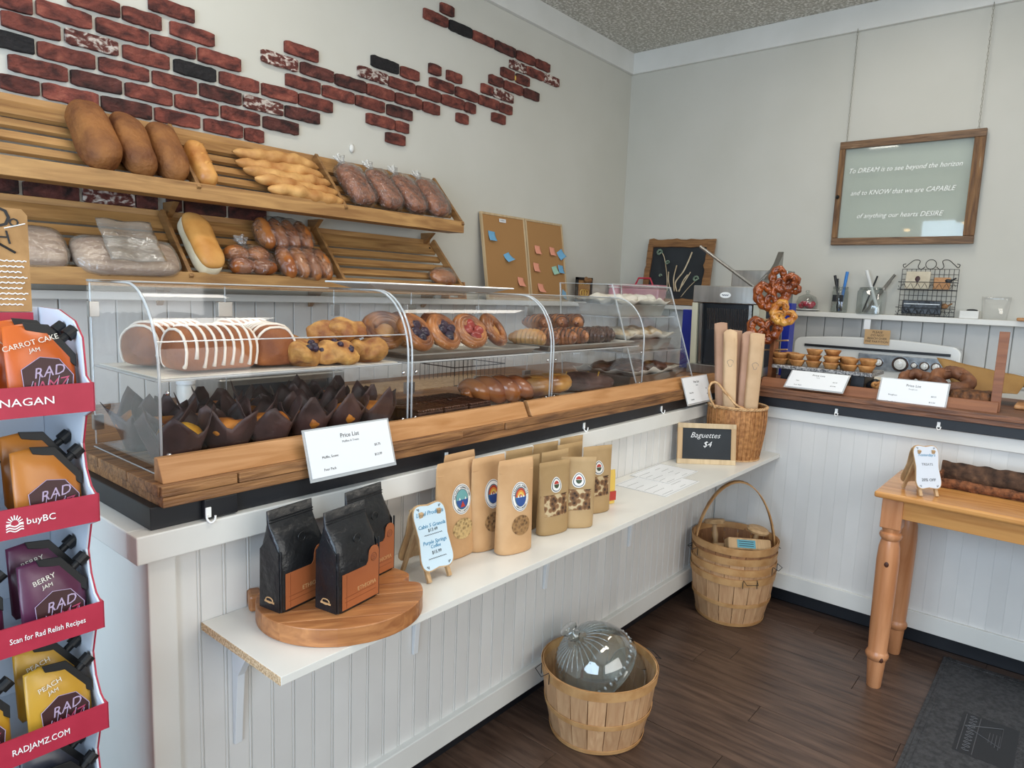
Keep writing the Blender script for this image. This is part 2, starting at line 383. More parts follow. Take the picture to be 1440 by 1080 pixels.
wn = struct(G().box((-1.6, -1.25, .75), (-1.585, 2.05, 2.75)).obj('window_stand_in_1', M_white))  # plain white board standing in for the unseen window behind shop_window_light
wn2 = struct(G().box((-.8, -2.4, .9), (3.0, -2.385, 2.8)).obj('window_stand_in_2', M_white))  # another plain white board, window stand-in out of view behind street_window_light
# wainscot: boards, ledge
ledge = struct(G().box((-1.6, 2.86, 1.408), (XW, YW, 1.440)).obj('trim_3', M_white, bev=.003))
struct(G().box((4.80, -2.4, 1.408), (XW, 2.86, 1.440)).obj('trim_4', M_white, bev=.003))
pan = None
for i in range(48):
    x = .10+i*.1
    if x > 4.85: break
    o = (G().box((0, 0, .0), (.096, .012, 1.408)).obj('wall_board', M_bead, wl, bev=.003) if pan is None else bpy.data.objects.new('wall_board', pan.data))
    if pan is None: pan = o
    else: COL.objects.link(o); o.parent = wl; m_ = o.modifiers.new('b', 'BEVEL'); m_.width = .003; m_.segments = 2
    o.location = (x, 2.986, 0)
pan2 = None
for i in range(26):
    y = .0+i*.115
    o = (G().box((0, 0, .9), (.012, .1105, 1.408)).obj('wall_board', M_greybead, wb, bev=.003) if pan2 is None else bpy.data.objects.new('wall_board', pan2.data))
    if pan2 is None: pan2 = o
    else: COL.objects.link(o); o.parent = wb; m_ = o.modifiers.new('b', 'BEVEL'); m_.width = .003; m_.segments = 2
    o.location = (4.914, y, 0)
# brick veneer glued on the left wall: (x0, x1, row) rows are .0703 apart, measured from z0
BR = [(0.715,0.864,2.426,0),(0.876,1.053,2.433,0),(0.976,1.154,2.505,0),(1.163,1.308,2.504,0),(1.261,1.443,2.574,0),(0.769,0.948,2.363,0),(0.962,1.142,2.363,2),(1.068,1.256,2.433,0),(1.265,1.444,2.432,0),(1.342,1.526,2.503,0),(0.742,0.863,2.294,3),(0.873,1.06,2.292,0),(1.072,1.254,2.293,0),(1.159,1.336,2.362,0),(1.353,1.53,2.361,3),(1.455,1.643,2.432,0),(1.546,1.73,2.362,0),(0.782,0.965,2.223,0),(0.975,1.15,2.223,1),(1.267,1.446,2.293,0),(1.459,1.644,2.291,1),(1.163,1.342,2.223,0),(1.744,1.924,2.361,0),(1.655,1.849,2.29,2),(0.755,0.873,2.153,0),(0.882,1.066,2.153,0),(1.076,1.261,2.153,1),(1.354,1.537,2.222,0),(1.272,1.456,2.154,0),(1.551,1.732,2.221,0),(1.861,2.048,2.291,1),(1.749,1.932,2.22,1),(1.473,1.648,2.153,0),(1.659,1.751,2.15,0),(1.743,1.928,2.505,2),(1.86,2.04,2.576,0),(1.943,2.129,2.505,1),(1.865,2.053,2.433,0),(1.934,2.124,2.361,0),(2.065,2.251,2.431,0),(2.139,2.324,2.502,1),(2.263,2.45,2.431,0),(2.332,2.511,2.502,0),(2.274,2.468,2.576,2),(2.359,2.542,2.649,3),(2.556,2.687,2.646,0),(2.476,2.659,2.573,0),(2.521,2.708,2.502,0),(2.466,2.644,2.43,1),(2.331,2.516,2.358,0),(2.524,2.62,2.358,0),(2.46,2.593,2.287,0),(2.672,2.852,2.573,0),(2.721,2.847,2.501,0),(2.76,2.851,2.714,0),(2.767,2.958,2.643,0),(2.898,3.022,2.713,0),(2.862,3.046,2.573,0),(2.973,3.162,2.641,0),(3.05,3.144,2.572,0),(2.984,3.086,2.498,0),(3.172,3.358,2.64,0),(3.191,3.296,2.711,0),(3.258,3.384,2.78,0),(3.304,3.492,2.71,2),(3.364,3.485,2.637,0),(3.294,3.422,2.566,0),(3.365,3.493,2.851,0),(3.397,3.581,2.778,0),(3.446,3.609,2.918,2),(3.513,3.648,2.849,0),(3.61,3.797,2.92,0),(3.594,3.751,2.779,1),(3.802,3.966,2.921,2),(2.713,2.897,2.988,0),(2.837,2.944,3.058,0),(2.908,3.095,2.988,3),(3.104,3.293,2.989,0),(3.301,3.494,2.988,1),(3.507,3.695,2.989,0),(3.707,3.858,2.99,0),(0.708,0.793,1.799,1),(0.805,0.985,1.798,1),(0.998,1.184,1.8,2),(1.189,1.272,1.799,1),(1.308,1.37,1.801,1),(1.382,1.565,1.799,1),(1.579,1.759,1.799,1),(0.62,0.798,1.868,1),(0.81,0.988,1.868,1),(1,1.178,1.868,1),(1.19,1.368,1.868,1),(1.38,1.558,1.868,1),(1.57,1.748,1.868,1),(1.76,1.938,1.868,1),(0.55,0.728,1.938,1)]
for bi, (x0, x1, z, kind) in enumerate(BR):
    g = G(); L_ = x1-x0; n = max(3, int(L_/.02)); h2 = .029; rb = random.Random(bi)
    top = []; bot = []
    for j in range(n+1):
        u = j/n; e = .004 if j in (0, n) else 0
        top.append((L_*(u-.5), h2 - e + rb.uniform(-.0022, .0012))); bot.append((L_*(u-.5), -h2 + e + rb.uniform(-.0012, .0022)))
    o = g.prism(bot+top[::-1], -.016-rb.random()*.004, 0, 'y').obj('brick', M_brick[kind], wl, bev=.003, loc=((x0+x1)/2, YW, z))
tag(G().lathe([(0, 0), (.013, 0), (.015, .006), (.009, .012), (0, .013)], 20, Matrix.Rotation(PI/2, 4, 'X') @ Matrix.Diagonal((1, 1.5, 1, 1))).obj('wall_button', M_white, smooth=True, loc=(2.245, YW, 2.19)), 'small white oval wall button above the upper bread rack', 'fitting')

# ================================================================ COUNTERS
def bead_profile():
    return [(0, .012), (0, .0), (.0468, .0), (.0477, .0028), (.049, .003), (.0503, .0006), (.0525, -.0001), (.0547, .0008), (.0563, .003), (.057, .003), (.057, .012)]
cab = thing('counter_cabinet', 'white beadboard counter front under the curved display cases', 'counter', (0, 0, 0))
bm_ = G().prism(bead_profile(), .178, .94).obj('plank', M_bead, cab)
bd = bm_.data; bm_.location = (.605, 1.40, 0)
for i in range(1, 49):
    o = bpy.data.objects.new('plank', bd); COL.objects.link(o); o.parent = cab; o.location = (.605+.057*i, 1.40, 0)
G().box((.56, 1.412, .10), (3.371, 2.02, .995)).obj('cabinet_body', M_white, cab)
G().box((.548, 1.383, .10), (.604, 1.46, .94)).obj('corner_post', M_white, cab, bev=.003)
G().box((.522, 1.366, .94), (3.37, 1.41, .998)).obj('top_rail', M_white, cab, bev=.003)
G().box((.522, 1.41, .94), (.58, 2.04, .998)).obj('side_rail', M_white, cab, bev=.003)
G().box((.54, 1.378, .10), (3.36, 1.41, .178)).obj('baseboard', M_white, cab, bev=.003)
G().box((.60, 1.455, 0), (3.449, 2.0, .10)).obj('kickboard', M_kick, cab)
cab2 = thing('counter_cabinet', 'white beadboard counter front behind the pine table', 'counter', (0, 0, 0))
bd2 = G().prism([(0, .01), (0, 0), (.0560, 0), (.0563, .0012), (.057, .0012), (.057, .01)], .178, .94).obj('plank', M_bead, cab2)
bd2_ = bd2.data; bpy.data.objects.remove(bd2)
for i in range(48):
    o = bpy.data.objects.new('plank', bd2_); COL.objects.link(o); o.parent = cab2; o.location = (3.36, 1.392-.057*i, 0); o.rotation_euler = (0, 0, -PI/2)
G().box((3.372, -1.4, .10), (3.95, 1.40, .995)).obj('cabinet_body', M_white, cab2)
G().box((3.338, -1.4, .94), (3.372, 1.362, .998)).obj('top_rail', M_white, cab2, bev=.002)
G().box((3.344, -1.4, .10), (3.372, 1.374, .178)).obj('baseboard', M_white, cab2, bev=.002)
G().box((3.45, -1.4, 0), (3.9, 1.45, .10)).obj('kickboard', M_kick, cab2)
# worktops
wt = thing('worktop', 'reclaimed plank worktop under the curved display cases', 'worktop')
ys = [1.375, 1.53, 1.69, 1.85, 2.04]
for a, b_ in zip(ys, ys[1:]): G().box((.569, a, 1.067), (3.95, b_-.003, 1.09)).obj('plank', M_counterX, wt, bev=.002)
xs = [.572, .735, 1.43, 1.62, 3.262]
for i, (a, b_) in enumerate(zip(xs, xs[1:])):
    G().box((a, 1.366 if i != 2 else 1.378, 1.0675), (b_-.004, 1.3745, 1.089)).obj('edge_strip', M_counterX, wt, bev=.002)
G().box((.575, 1.368, 1.045), (3.262, 2.03, 1.0665)).obj('lower_board', M_counterX, wt, bev=.002)
G().box((.558, 1.387, .998), (3.30, 2.03, 1.045)).obj('black_apron', M_black, wt, bev=.002)
G().box((.66, 1.372, 1.001), (.735, 1.387, 1.044)).obj('apron_block', M_black, wt, bev=.003)
wt2 = thing('worktop', 'dark plank worktop carrying the tarts and doughnuts', 'worktop')
for i in range(4):
    G().box((3.268+.17*i, -1.4, 1.067), (3.268+.17*(i+1)-.003, 1.373, 1.09)).obj('plank', M_counterY, wt2, bev=.002)
G().box((3.276, -1.4, 1.045), (3.94, 1.373, 1.0665)).obj('lower_board', M_counterY, wt2, bev=.002)
G().box((3.31, -1.4, .998), (3.94, 1.385, 1.045)).obj('black_apron', M_black, wt2, bev=.002)
# oak strips along the edge
for x0, x1, lb in ((.583, 1.752, 'oak strip along the counter edge before the muffins'), (1.772, 2.98, 'oak strip along the counter edge before the croissants'), ):
    tag(G().prism([(1.384, 1.09), (1.424, 1.09), (1.424, 1.138), (1.408, 1.138)], x0, x1, 'x').obj('edge_guard', M_strip, bev=.0015), lb, 'wood strip')
tag(G().prism([(1.384, 1.09), (1.424, 1.09), (1.424, 1.132), (1.408, 1.132)], 2.985, 3.26, 'x').obj('edge_guard', M_strip, bev=.0015), 'short oak strip behind the price card nearest the wicker basket', 'wood strip')
g5 = thing('partition_stand', 'brown wooden post with low rail along the doughnut counter edge', 'partition')
G().prism([(3.33, 1.09), (3.37, 1.09), (3.37, 1.13), (3.35, 1.13)], .25, 1.2, 'y').obj('rail', M_stripY, g5, bev=.001)
G().cbox((3.375, .262, 1.25), (.014, .034, .325), ry=.0).obj('post', M_stripY, g5, bev=.001)
G().prism([(3.386, 1.09), (3.47, 1.09), (3.386, 1.30)], .252, .268, 'y').obj('brace', M_stripY, g5)
# hooks
def hook(p, face, lab):
    t = thing('white_hook', lab, 'hook', p, 0 if face == 'y' else -PI/2, None)
    G().cbox((0, -.002, .004), (.012, .004, .022)).obj('back_plate', M_whiteink, t, bev=.001)
    G().tube(spline([(-.004, -.004, .0), (-.005, -.006, -.008), (0, -.012, -.016), (.008, -.013, -.012), (.010, -.013, -.002)], 4), .0023, 6).obj('prong', M_whiteink, t, smooth=True)
hook((.667, 1.372, 1.012), 'y', 'white hook on the black block at the counter corner')
hook((1.378, 1.387, 1.015), 'y', 'white hook above the tall granola pouches')
hook((2.085, 1.387, 1.015), 'y', 'white hook above the windowed snack pouches')
hook((2.68, 1.387, 1.015), 'y', 'white hook just left of the small bread price card')
hook((3.31, .84, 1.012), 'x', 'white hook under the tart price card')
hook((3.31, .44, 1.012), 'x', 'white hook under the doughnut price card')
# shelf
sh = thing('wall_shelf', 'white chipboard shelf along the counter front holding coffee and granola', 'shelf')
G().box((.661, 1.087, .7475), (3.358, 1.3985, .765)).obj('shelf_board', M_melamine, sh, bev=.0008)
G().box((.6595, 1.088, .748), (.661, 1.398, .7645)).obj('raw_edge', M_chip, sh)['label'] = 'raw chipboard edge'
for x in (.737, 1.28, 1.902, 2.49):
    g = G().prism([(1.399, .747), (1.399, .445), (1.391, .445), (1.387, .50), (1.375, .62), (1.30, .732), (1.19, .740), (1.19, .747)], x-.009, x+.009, 'x')
    g.obj('bracket', M_metalw, sh, bev=.001)
# back counter along the left wall
bc = thing('back_counter', 'low wooden back counter along the wall seen through the cases', 'counter')
G().box((.3, 2.42, .96), (4.2, 2.985, .99)).obj('top_board', M_counterX, bc, bev=.003)
G().box((.3, 2.46, 0), (4.2, 2.985, .958)).obj('cabinet_body', M_white, bc)
G().box((.3, 2.44, .86), (4.2, 2.462, .955)).obj('front_rail', M_white, bc)
t = thing('bamboo_mat', 'ribbed bamboo board lying on the back counter', 'mat', (2.35, 2.64, .991))
for i in range(44): G().box((-.62+.028*i, -.15, 0), (-.62+.028*i+.024, .15, .012)).obj('slat', M_light, t)
t = thing('toaster_box', 'low grey steel warming box on the back counter', 'appliance', (1.62, 2.72, .991))
G().box((-.3, -.12, .01), (.3, .14, .12)).obj('housing', M_steel, t, bev=.01)
G().box((-.24, -.125, .03), (.24, -.119, .09)).obj('dark_opening', M_black, t)
for s in (-1, 1): G().cbox((s*.26, -.1, .006), (.03, .03, .012)).obj('foot', M_black, t)
t = thing('spice_tub', 'small pale labelled tub on the back counter behind the muffins', 'tub', (1.20, 2.62, .991))
G().lathe([(.03, 0), (.033, .01), (.033, .1), (.03, .11)], 20).obj('tub_body', M_white, t, smooth='auto')
G().lathe([(.035, .11), (.035, .125), (.0, .127)], 20).obj('lid', M_metalw, t, smooth='auto')
def wire_basket(loc, w_, d, h_, lab, rz=0):
    t = thing('wire_basket', lab, 'basket', loc, rz)
    for z in (0, h_*.5, h_): G().tube([(-w_/2, -d/2, z), (w_/2, -d/2, z), (w_/2, d/2, z), (-w_/2, d/2, z)], .003, 5, closed=True).obj('hoop_wire', M_wire, t)
    g = G()
    for i in range(13):
        x = -w_/2+w_*i/12; g.tube([(x, -d/2, h_), (x, -d/2, 0), (x, d/2, 0), (x, d/2, h_)], .0018, 4)
    g.obj('upright_wires', M_wire, t)['kind'] = 'stuff'
wire_basket((2.72, 2.62, 1.0), .4, .26, .19, 'black wire basket on the back counter seen through the second case')

# ================================================================ BREAD RACKS
TI = math.atan2(.27, .25)
def rack_pt(z0, x, s, n): return (x, 2.715+s*math.cos(TI)-n*math.sin(TI), z0+s*math.sin(TI)+n*math.cos(TI))
def rack(z0, x0, x1, divs, lab, end=True):
    t = thing('bread_rack', lab, 'rack')
    R = Matrix.Rotation(TI, 4, 'X')
    def sl(name, xa, xb, s0, s1, n0, n1, m=M_rackX):
        M = Matrix.Translation((0, 2.715, z0)) @ R
        return G().box((xa, s0, n0), (xb, s1, n1), M).obj(name, m, t, bev=.0015)
    for s0, s1 in ((.018, .055), (.083, .120), (.148, .185), (.213, .250)): sl('slat', x0, x1, s0, s1, -.02, -.004)
    sl('top_slat', x0, x1, .275, .345, -.02, -.002)
    G().box((x0, 2.955, z0+.225), (x1, 2.974, z0+.275)).obj('back_board', M_rackX, t, bev=.0015)
    G().box((x0, 2.69, z0-.032), (x1+.012, 2.712, z0+.03)).obj('lip', M_rackX, t, bev=.0015)
    G().box((x0, 2.712, z0-.032), (x1, 2.80, z0-.018)).obj('bottom_board', M_rackX, t, bev=.0015)
    for x in divs+([x1] if end else []): sl('divider', x-.008, x+.008, -.012, .345, -.0, .036, M_rackS)
    for x in divs+[x1-.03]: G().prism([(2.978, z0-.03), (2.978, z0-.11), (2.975, z0-.11), (2.88, z0-.03)], x-.012, x+.012, 'x').obj('bracket', M_rackS, t)
    for x in divs[-1:]+[x1-.06]:
        G().lathe([(0, 0), (.005, 0), (.005, .003), (0, .004)], 10, Matrix.Translation((x+.03, 2.715+.31*math.cos(TI), z0+.31*math.sin(TI))) @ R).obj('bolt', M_black, t)
    return t
ZU, ZL = 1.835, 1.495
rack(ZU, .30, 2.755, [1.30, 1.985], 'upper slanted pine bread rack on the brick wall')
rack(ZL, .30, 2.765, [1.262, 1.985], 'lower slanted pine bread rack above the display cases')
RT = (TI, 0, 0)
def loaf(name, x, z0, s, L_, w_, h_, m, lab, amp=.004, seed=0, rz=0, tall=1, grp=None):
    """long loaf lying up the slope; local x across, y along, z out"""
    def fn(p):
        q = p.copy(); r = math.hypot(q.x, q.z)
        q.y = math.copysign(abs(q.y)**(.62 if q.y > 0 else .42), q.y); q.x = math.copysign(abs(q.x)**.72, q.x)
        if q.z < 0: q.z = -abs(q.z)**.6
        k_ = max(0, 1-abs(p.y)**4); q.x *= .80+.2*k_; q.z *= .84+.16*k_
        return q
    o = G().blob((0, 0, 0), (w_/2, L_/2, h_/2), 4, amp, 14, seed, fn=fn).obj(name, m, smooth=True)
    o.location = rack_pt(z0, x, s+L_/2, h_/2-.002); o.rotation_euler = (TI, 0, rz)
    return tag(o, lab, 'bread', grp)
loaf('brown_loaf', .975, ZU, .008, .325, .132, .115, M_crust, 'large brown sandwich loaf, leftmost on the upper rack', seed=1)
loaf('brown_loaf', 1.10, ZU, .008, .305, .122, .11, M_crust, 'brown sandwich loaf between two others on the upper rack', seed=2)
loaf('brown_loaf', 1.222, ZU, .008, .285, .116, .108, M_crust, 'brown sandwich loaf next to the small glazed loaf', seed=3)
o = loaf('glazed_loaf', 1.348, ZU, .012, .235, .085, .08, M_crustg, 'small golden glazed loaf with slashed crust on the upper rack', seed=4)
for i in range(3):
    c = G().tube([(-.03, -.07+.05*i, .030), (0, -.04+.05*i, .0385), (.03, -.02+.05*i, .031)], [.004, .008, .004], 6, flat=.5).obj('slash', M_white_loaf, o, smooth=True); c['label'] = 'pale slash in the crust'
for i, (s, x, L_) in enumerate(((.02, 1.80, .38), (.065, 1.775, .42), (.115, 1.75, .43), (.165, 1.735, .43), (.235, 1.745, .42))):
    g = G(); seed = i
    def fb(u, v, L_=L_, i=i):
        a = 2*PI*u; y = (v-.5)*L_; e = max(0.02, 1-abs(2*v-1)**3.2)**.6
        r = .038*e*(1+.085*math.sin(v*30+a*1.0+i)+.12*mn.noise(Vector((y*30, math.cos(a)+i*4, math.sin(a)))))
        return Vector((y, math.cos(a)*r, math.sin(a)*r*.85+.006*math.sin(v*6+i)))
    o = g.grid(fb, 16, 40, wrapu=True).obj('french_stick', M_bagu, smooth=True)
    o.location = rack_pt(ZU, x, s+.02, .03); o.rotation_euler = (0, .012, rnd.uniform(-.02, .02)-.005)
    tag(o, ('lowest', 'second lowest', 'middle', 'second highest', 'topmost')[i]+' golden french stick of the pile on the upper rack', 'bread', 'french sticks on the upper rack')
def bagged(name, loc, rot, w_, L_, h_, m, lab, seed, lumps=1, grp=None, knot=True, cat='bread'):
    t = thing(name, lab, cat, loc, 0, grp, rot)
    def fn(p):
        q = p.copy(); q.y = math.copysign(abs(q.y)**.6, q.y); q.x = math.copysign(abs(q.x)**.7, q.x)
        if q.z < 0: q.z = -abs(q.z)**.5
        return q
    if lumps == 1: G().blob((0, 0, h_/2), (w_/2*.9, L_/2*.92, h_/2*.92), 3, .004, 14, seed, fn=fn).obj('loaf', m, t, smooth=True)
    else:
        nx, ny = lumps
        for i in range(nx):
            for j in range(ny):
                G().blob(((i-(nx-1)/2)*w_/nx*.93, (j-(ny-1)/2)*L_/ny*.93, h_*.48), (w_/nx*.52, L_/ny*.52, h_*.48), 3, .004, 16, seed+i*3+j).obj('bun', m, t, smooth=True)
    def fz(p):
        q = fn(p)
        if p.y > .75 and knot: q.x *= .8
        return q
    G().blob((0, .0, h_/2+.001), (w_/2*1.02, L_/2*1.02, h_/2*1.06), 4, .0045, 45, seed+9, fn=fz).obj('plastic_bag', M_bag, t, smooth=True)
    if knot:
        def fk(u, v):
            a = 2*PI*u; r = (.010+.026*abs(v-.25)**1.0)*(1+.35*math.sin(a*5+v*4+seed)); return Vector((math.cos(a)*r, L_/2*.98+v*.055, h_*.5+math.sin(a)*r*.6))
        G().grid(fk, 30, 8, wrapu=True).obj('gathered_neck', M_neck, t, smooth=True)
    return t
for i, x in enumerate((2.095, 2.265, 2.43, 2.595)):
    bagged('bagged_loaf', rack_pt(ZU, x+.02, .158, .0), (TI, 0, .10), .166, .262, .09, M_crust if False else mat('seeded_brown', '#6e3a1e', '#a5623a', sc=40, det=8, rough=.5, bump=.4, bsc=60, rv=.05), 'brown loaf in a clear bag, '+('next to the french sticks', 'second from the french sticks', 'second from the right end of the upper rack', 'at the right end of the upper rack')[i], i, grp='bagged loaves on the upper rack')
# lower rack contents
for i, (x0, x1, s) in enumerate(((.62, .86, .09), (.87, 1.235, .07))):
    t = thing('wrapped_bread', ('pale long bread in clear wrap behind the kraft header card', 'long pale bread in plastic wrap on the lower rack')[i], 'bread', rack_pt(ZL, (x0+x1)/2, s, .0), 0, None, RT)
    w_ = x1-x0
    def fw_(p):
        q = p.copy(); q.x = math.copysign(abs(q.x)**.35, q.x); q.y = math.copysign(abs(q.y)**.7, q.y); return q
    G().blob((0, 0, .035), (w_/2, .085, .035), 3, .003, 14, i, fn=fw_).obj('loaf', M_ricecrust, t, smooth=True)
    G().blob((0, 0, .036), (w_/2+.004, .090, .039), 4, .002, 30, i+5, fn=fw_).obj('plastic_wrap', M_bagw, t, smooth=True)
o = G().grid(lambda u, v: Vector(((u-.5)*.19, (v-.5)*.20, .004*math.sin(u*9)+.003*math.sin(v*14))), 14, 14).obj('plastic_sheet', M_bagw, smooth=True, solid=.001)
o.location = rack_pt(ZL, 1.06, .10, .088); o.rotation_euler = (TI, 0, 0); tag(o, 'frosted plastic sheet lying over the wrapped pale bread', 'sheet')
t = thing('white_loaf', 'white sandwich loaf with golden top beside the lower divider', 'bread', rack_pt(ZL, 1.345, .148, .004), 0, None, (TI, 0, .0))
def fl(p):
    q = p.copy(); q.y = math.copysign(abs(q.y)**.4, q.y); q.x = math.copysign(abs(q.x)**.5, q.x); q.z = math.copysign(abs(q.z)**.5, q.z); return q
G().blob((0, 0, .04), (.05, .145, .038), 4, .003, 14, 3, fn=fl).obj('loaf_body', M_white_side, t, smooth=True)
G().blob((.002, 0, .068), (.055, .148, .030), 4, .003, 14, 5, fn=lambda p: Vector((math.copysign(abs(p.x)**.7, p.x), math.copysign(abs(p.y)**.45, p.y), p.z))).obj('golden_crust', M_white_loaf, t, smooth=True)
bagged('bagged_buns', rack_pt(ZL, 1.545, .09, .0), RT, .21, .15, .075, M_bun, 'small bag of shiny buns beside the white loaf', 3, (2, 2), knot=True)
bagged('bagged_rolls', rack_pt(ZL, 1.80, .085, .0), RT, .27, .17, .09, M_bun, 'bag of long brown rolls on the lip of the lower rack', 5, (4, 1), knot=False)
bagged('bagged_rolls', rack_pt(ZL, 1.76, .245, .006), RT, .28, .17, .095, M_bun, 'bag of long brown rolls piled above another bag', 8, (4, 1), knot=False)
bagged('bagged_raisin_loaf', rack_pt(ZL, 2.655, .055, .0), RT, .17, .11, .075, M_bun, 'raisin loaf in a clear bag alone at the right end of the lower rack', 7, (1, 1), knot=False)
# ================================================================ DISPLAY CASES
FY, CT = 1.432, 1.0905
def case_profile(off=0.0):
    pts = [(FY+off, CT), (FY+off, 1.305)]
    for i in range(1, 11):
        a = PI/2*i/10
        pts.append((FY+.145-(.145-off)*math.cos(a), 1.305+(.182-off)*math.sin(a)))
    pts.append((1.80, 1.487-off)); return pts
def curved_case(x0, x1, lab):
    t = thing('display_case', lab, 'display case', (x0, 0, 0))
    W = x1-x0; P = case_profile()
    G().grid(lambda u, v: Vector((u*W, *P[round(v*(len(P)-1))])), 1, len(P)-1).obj('curved_front', M_acry, t, smooth=True, fix=False)
    for x in (0, W):
        G().prism([(1.80, CT), (FY+.004, CT)]+case_profile(.004)[1:], x-.002, x+.002, 'x').obj('end_panel', M_acry, t)
        G().tube([(x, *q) for q in P], .0032, 6).obj('panel_edge', M_acryE, t, smooth=True)
    G().tube([(0, FY+.002, CT+.001), (0, 1.80, CT+.001)], .002, 4).obj('bottom_edge', M_acryE, t)
    if x0 < 1: G().tube([(0, FY+.0085, 1.370), (W, FY+.0085, 1.370)], .0017, 6).obj('modelled_highlight', M_acryE, t)  # reflected highlight on the glass, modelled as a thin hazy bright tube
    G().tube([(0, 1.80, 1.487), (W, 1.80, 1.487)], .0028, 4).obj('top_rear_edge', M_acryE, t)
    G().box((.004, 1.455, 1.286), (W-.004, 1.79, 1.290)).obj('inner_shelf', M_acry, t)
    G().tube([(.004, 1.455, 1.288), (W-.004, 1.455, 1.288)], .0028, 4).obj('shelf_edge', M_acryE, t)
    G().tube([(.004, 1.455, 1.288), (.004, 1.79, 1.288)], .0025, 4).obj('shelf_edge', M_acryE, t)
    for a, b_ in ((.006, W/2-.002), (W/2+.002, W-.006)):
        d = G().box((a, 1.802, CT+.006), (b_, 1.806, 1.482)).obj('rear_door', M_acry, t)
        G().tube([(a, 1.804, CT+.006), (a, 1.804, 1.482)], .002, 4).obj('door_edge', M_acryE, d)
    for z in (1.15, 1.42):
        G().box((.0, 1.795, z-.018), (.022, 1.812, z+.018)).obj('hinge', M_steel, t, bev=.001)
        G().box((W/2-.02, 1.797, z-.02), (W/2+.02, 1.812, z+.02)).obj('hinge', M_steel, t, bev=.001)
    for x in (.016, W-.016):
        for z in (1.10, 1.135, 1.265):
            G().lathe([(0, 0), (.005, 0), (.004, .004), (0, .005)], 10, Matrix.Translation((x, FY+.002, z)) @ Matrix.Rotation(PI/2, 4, 'X')).obj('screw', M_chrome, t, smooth=True)
    return t
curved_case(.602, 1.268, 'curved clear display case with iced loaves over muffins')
curved_case(1.282, 1.925, 'curved clear display case with fruit danishes over brownies')
curved_case(1.939, 2.575, 'curved clear display case with striped croissants over brioche')
t = thing('slanted_display_case', 'clear slant fronted case stacked with foil pans of pastries', 'display case')
x0, x1, zb, zt = 2.60, 3.14, CT, 1.545
prof = [(1.46, zb), (1.86, zb), (1.90, zt), (1.62, zt)]
for x in (x0, x1): G().prism(prof, x-.003, x+.003, 'x').obj('end_panel', M_acry, t)
for x in (x0, x1):
    G().tube([(x, *q) for q in prof], .0042, 5, closed=True).obj('panel_edge', M_acryE, t)
G().prism([(1.46, zb), (1.464, zb), (1.624, zt), (1.62, zt)], x0+.004, x1-.004, 'x').obj('slanted_front', M_acry, t)
G().box((x0+.004, 1.62, zt-.004), (x1-.004, 1.90, zt)).obj('top_panel', M_acry, t)
G().tube([(x0, 1.62, zt), (x1, 1.62, zt)], .0032, 4).obj('top_edge', M_acryE, t)
for z, y in ((1.245, 1.53), (1.40, 1.58)): G().box((x0+.006, y, z), (x1-.006, 1.87, z+.005)).obj('inner_shelf', M_acryE, t)
def foil_pan(loc, w_, d, h_, lab, fill, rz=0, seed=0):
    t = thing('foil_pan', lab, 'baking pan', loc, rz)
    g = G(); b_ = g.b
    V = []
    for k_, (a, c, z) in enumerate(((w_/2-.012, d/2-.012, 0), (w_/2, d/2, h_), (w_/2+.008, d/2+.008, h_+.001))):
        V.append([b_.verts.new(q) for q in ((-a, -c, z), (a, -c, z), (a, c, z), (-a, c, z))])
    b_.faces.new(V[0])
    for i in range(2):
        for j in range(4): b_.faces.new((V[i][j], V[i][(j+1) % 4], V[i+1][(j+1) % 4], V[i+1][j]))
    g.obj('pan_body', M_alu, t, solid=.0015)
    G().grid(lambda u, v: Vector(((u-.5)*(w_+.05), (v-.5)*(d+.03), h_*.9+.022*mn.noise(Vector((u*6+seed, v*6, 1)))+.03*max(abs(2*u-1), abs(2*v-1))**6)), 22, 16).obj('parchment_liner', M_parch, t, smooth=True, solid=.0008)
    rb = random.Random(seed)
    for i in range(fill[1]):
        for j in range(2):
            x = (i-(fill[1]-1)/2)*w_/fill[1]*.9; y = (j-.5)*d*.42
            G().blob((x, y, h_+.022), (w_/fill[1]*.46, d*.2, .026), 3, .006, 30, seed*7+i+j*5).obj('pastry', fill[0], t, smooth=True)
    return t
foil_pan((2.88, 1.73, 1.406), .40, .24, .05, 'foil pan of paper wrapped pastries on the top shelf of the slanted case', (M_parch, 4), seed=1)
foil_pan((2.87, 1.70, 1.251), .44, .26, .05, 'foil pan of iced cinnamon pastries on the middle shelf of the slanted case', (mat('iced_bun', '#b59a72', '#e6dcc4', sc=18, rough=.4, bump=.4, c3='#5b3a22'), 4), seed=2)
foil_pan((2.87, 1.67, 1.092), .44, .28, .05, 'foil pan of dark chocolate pastries at the bottom of the slanted case', (M_choc, 4), seed=3)
G()
o = G().grid(lambda u, v: Vector((2.22+u*.3, 1.50+v*.26, 1.0935+.02*max(0, u-.7)+.004*mn.noise(Vector((u*5, v*5, 0))))), 12, 12).obj('parchment_sheet', M_parch, smooth=True, solid=.001)
tag(o, 'flat sheet of parchment beside the brioche in the third curved case', 'paper')

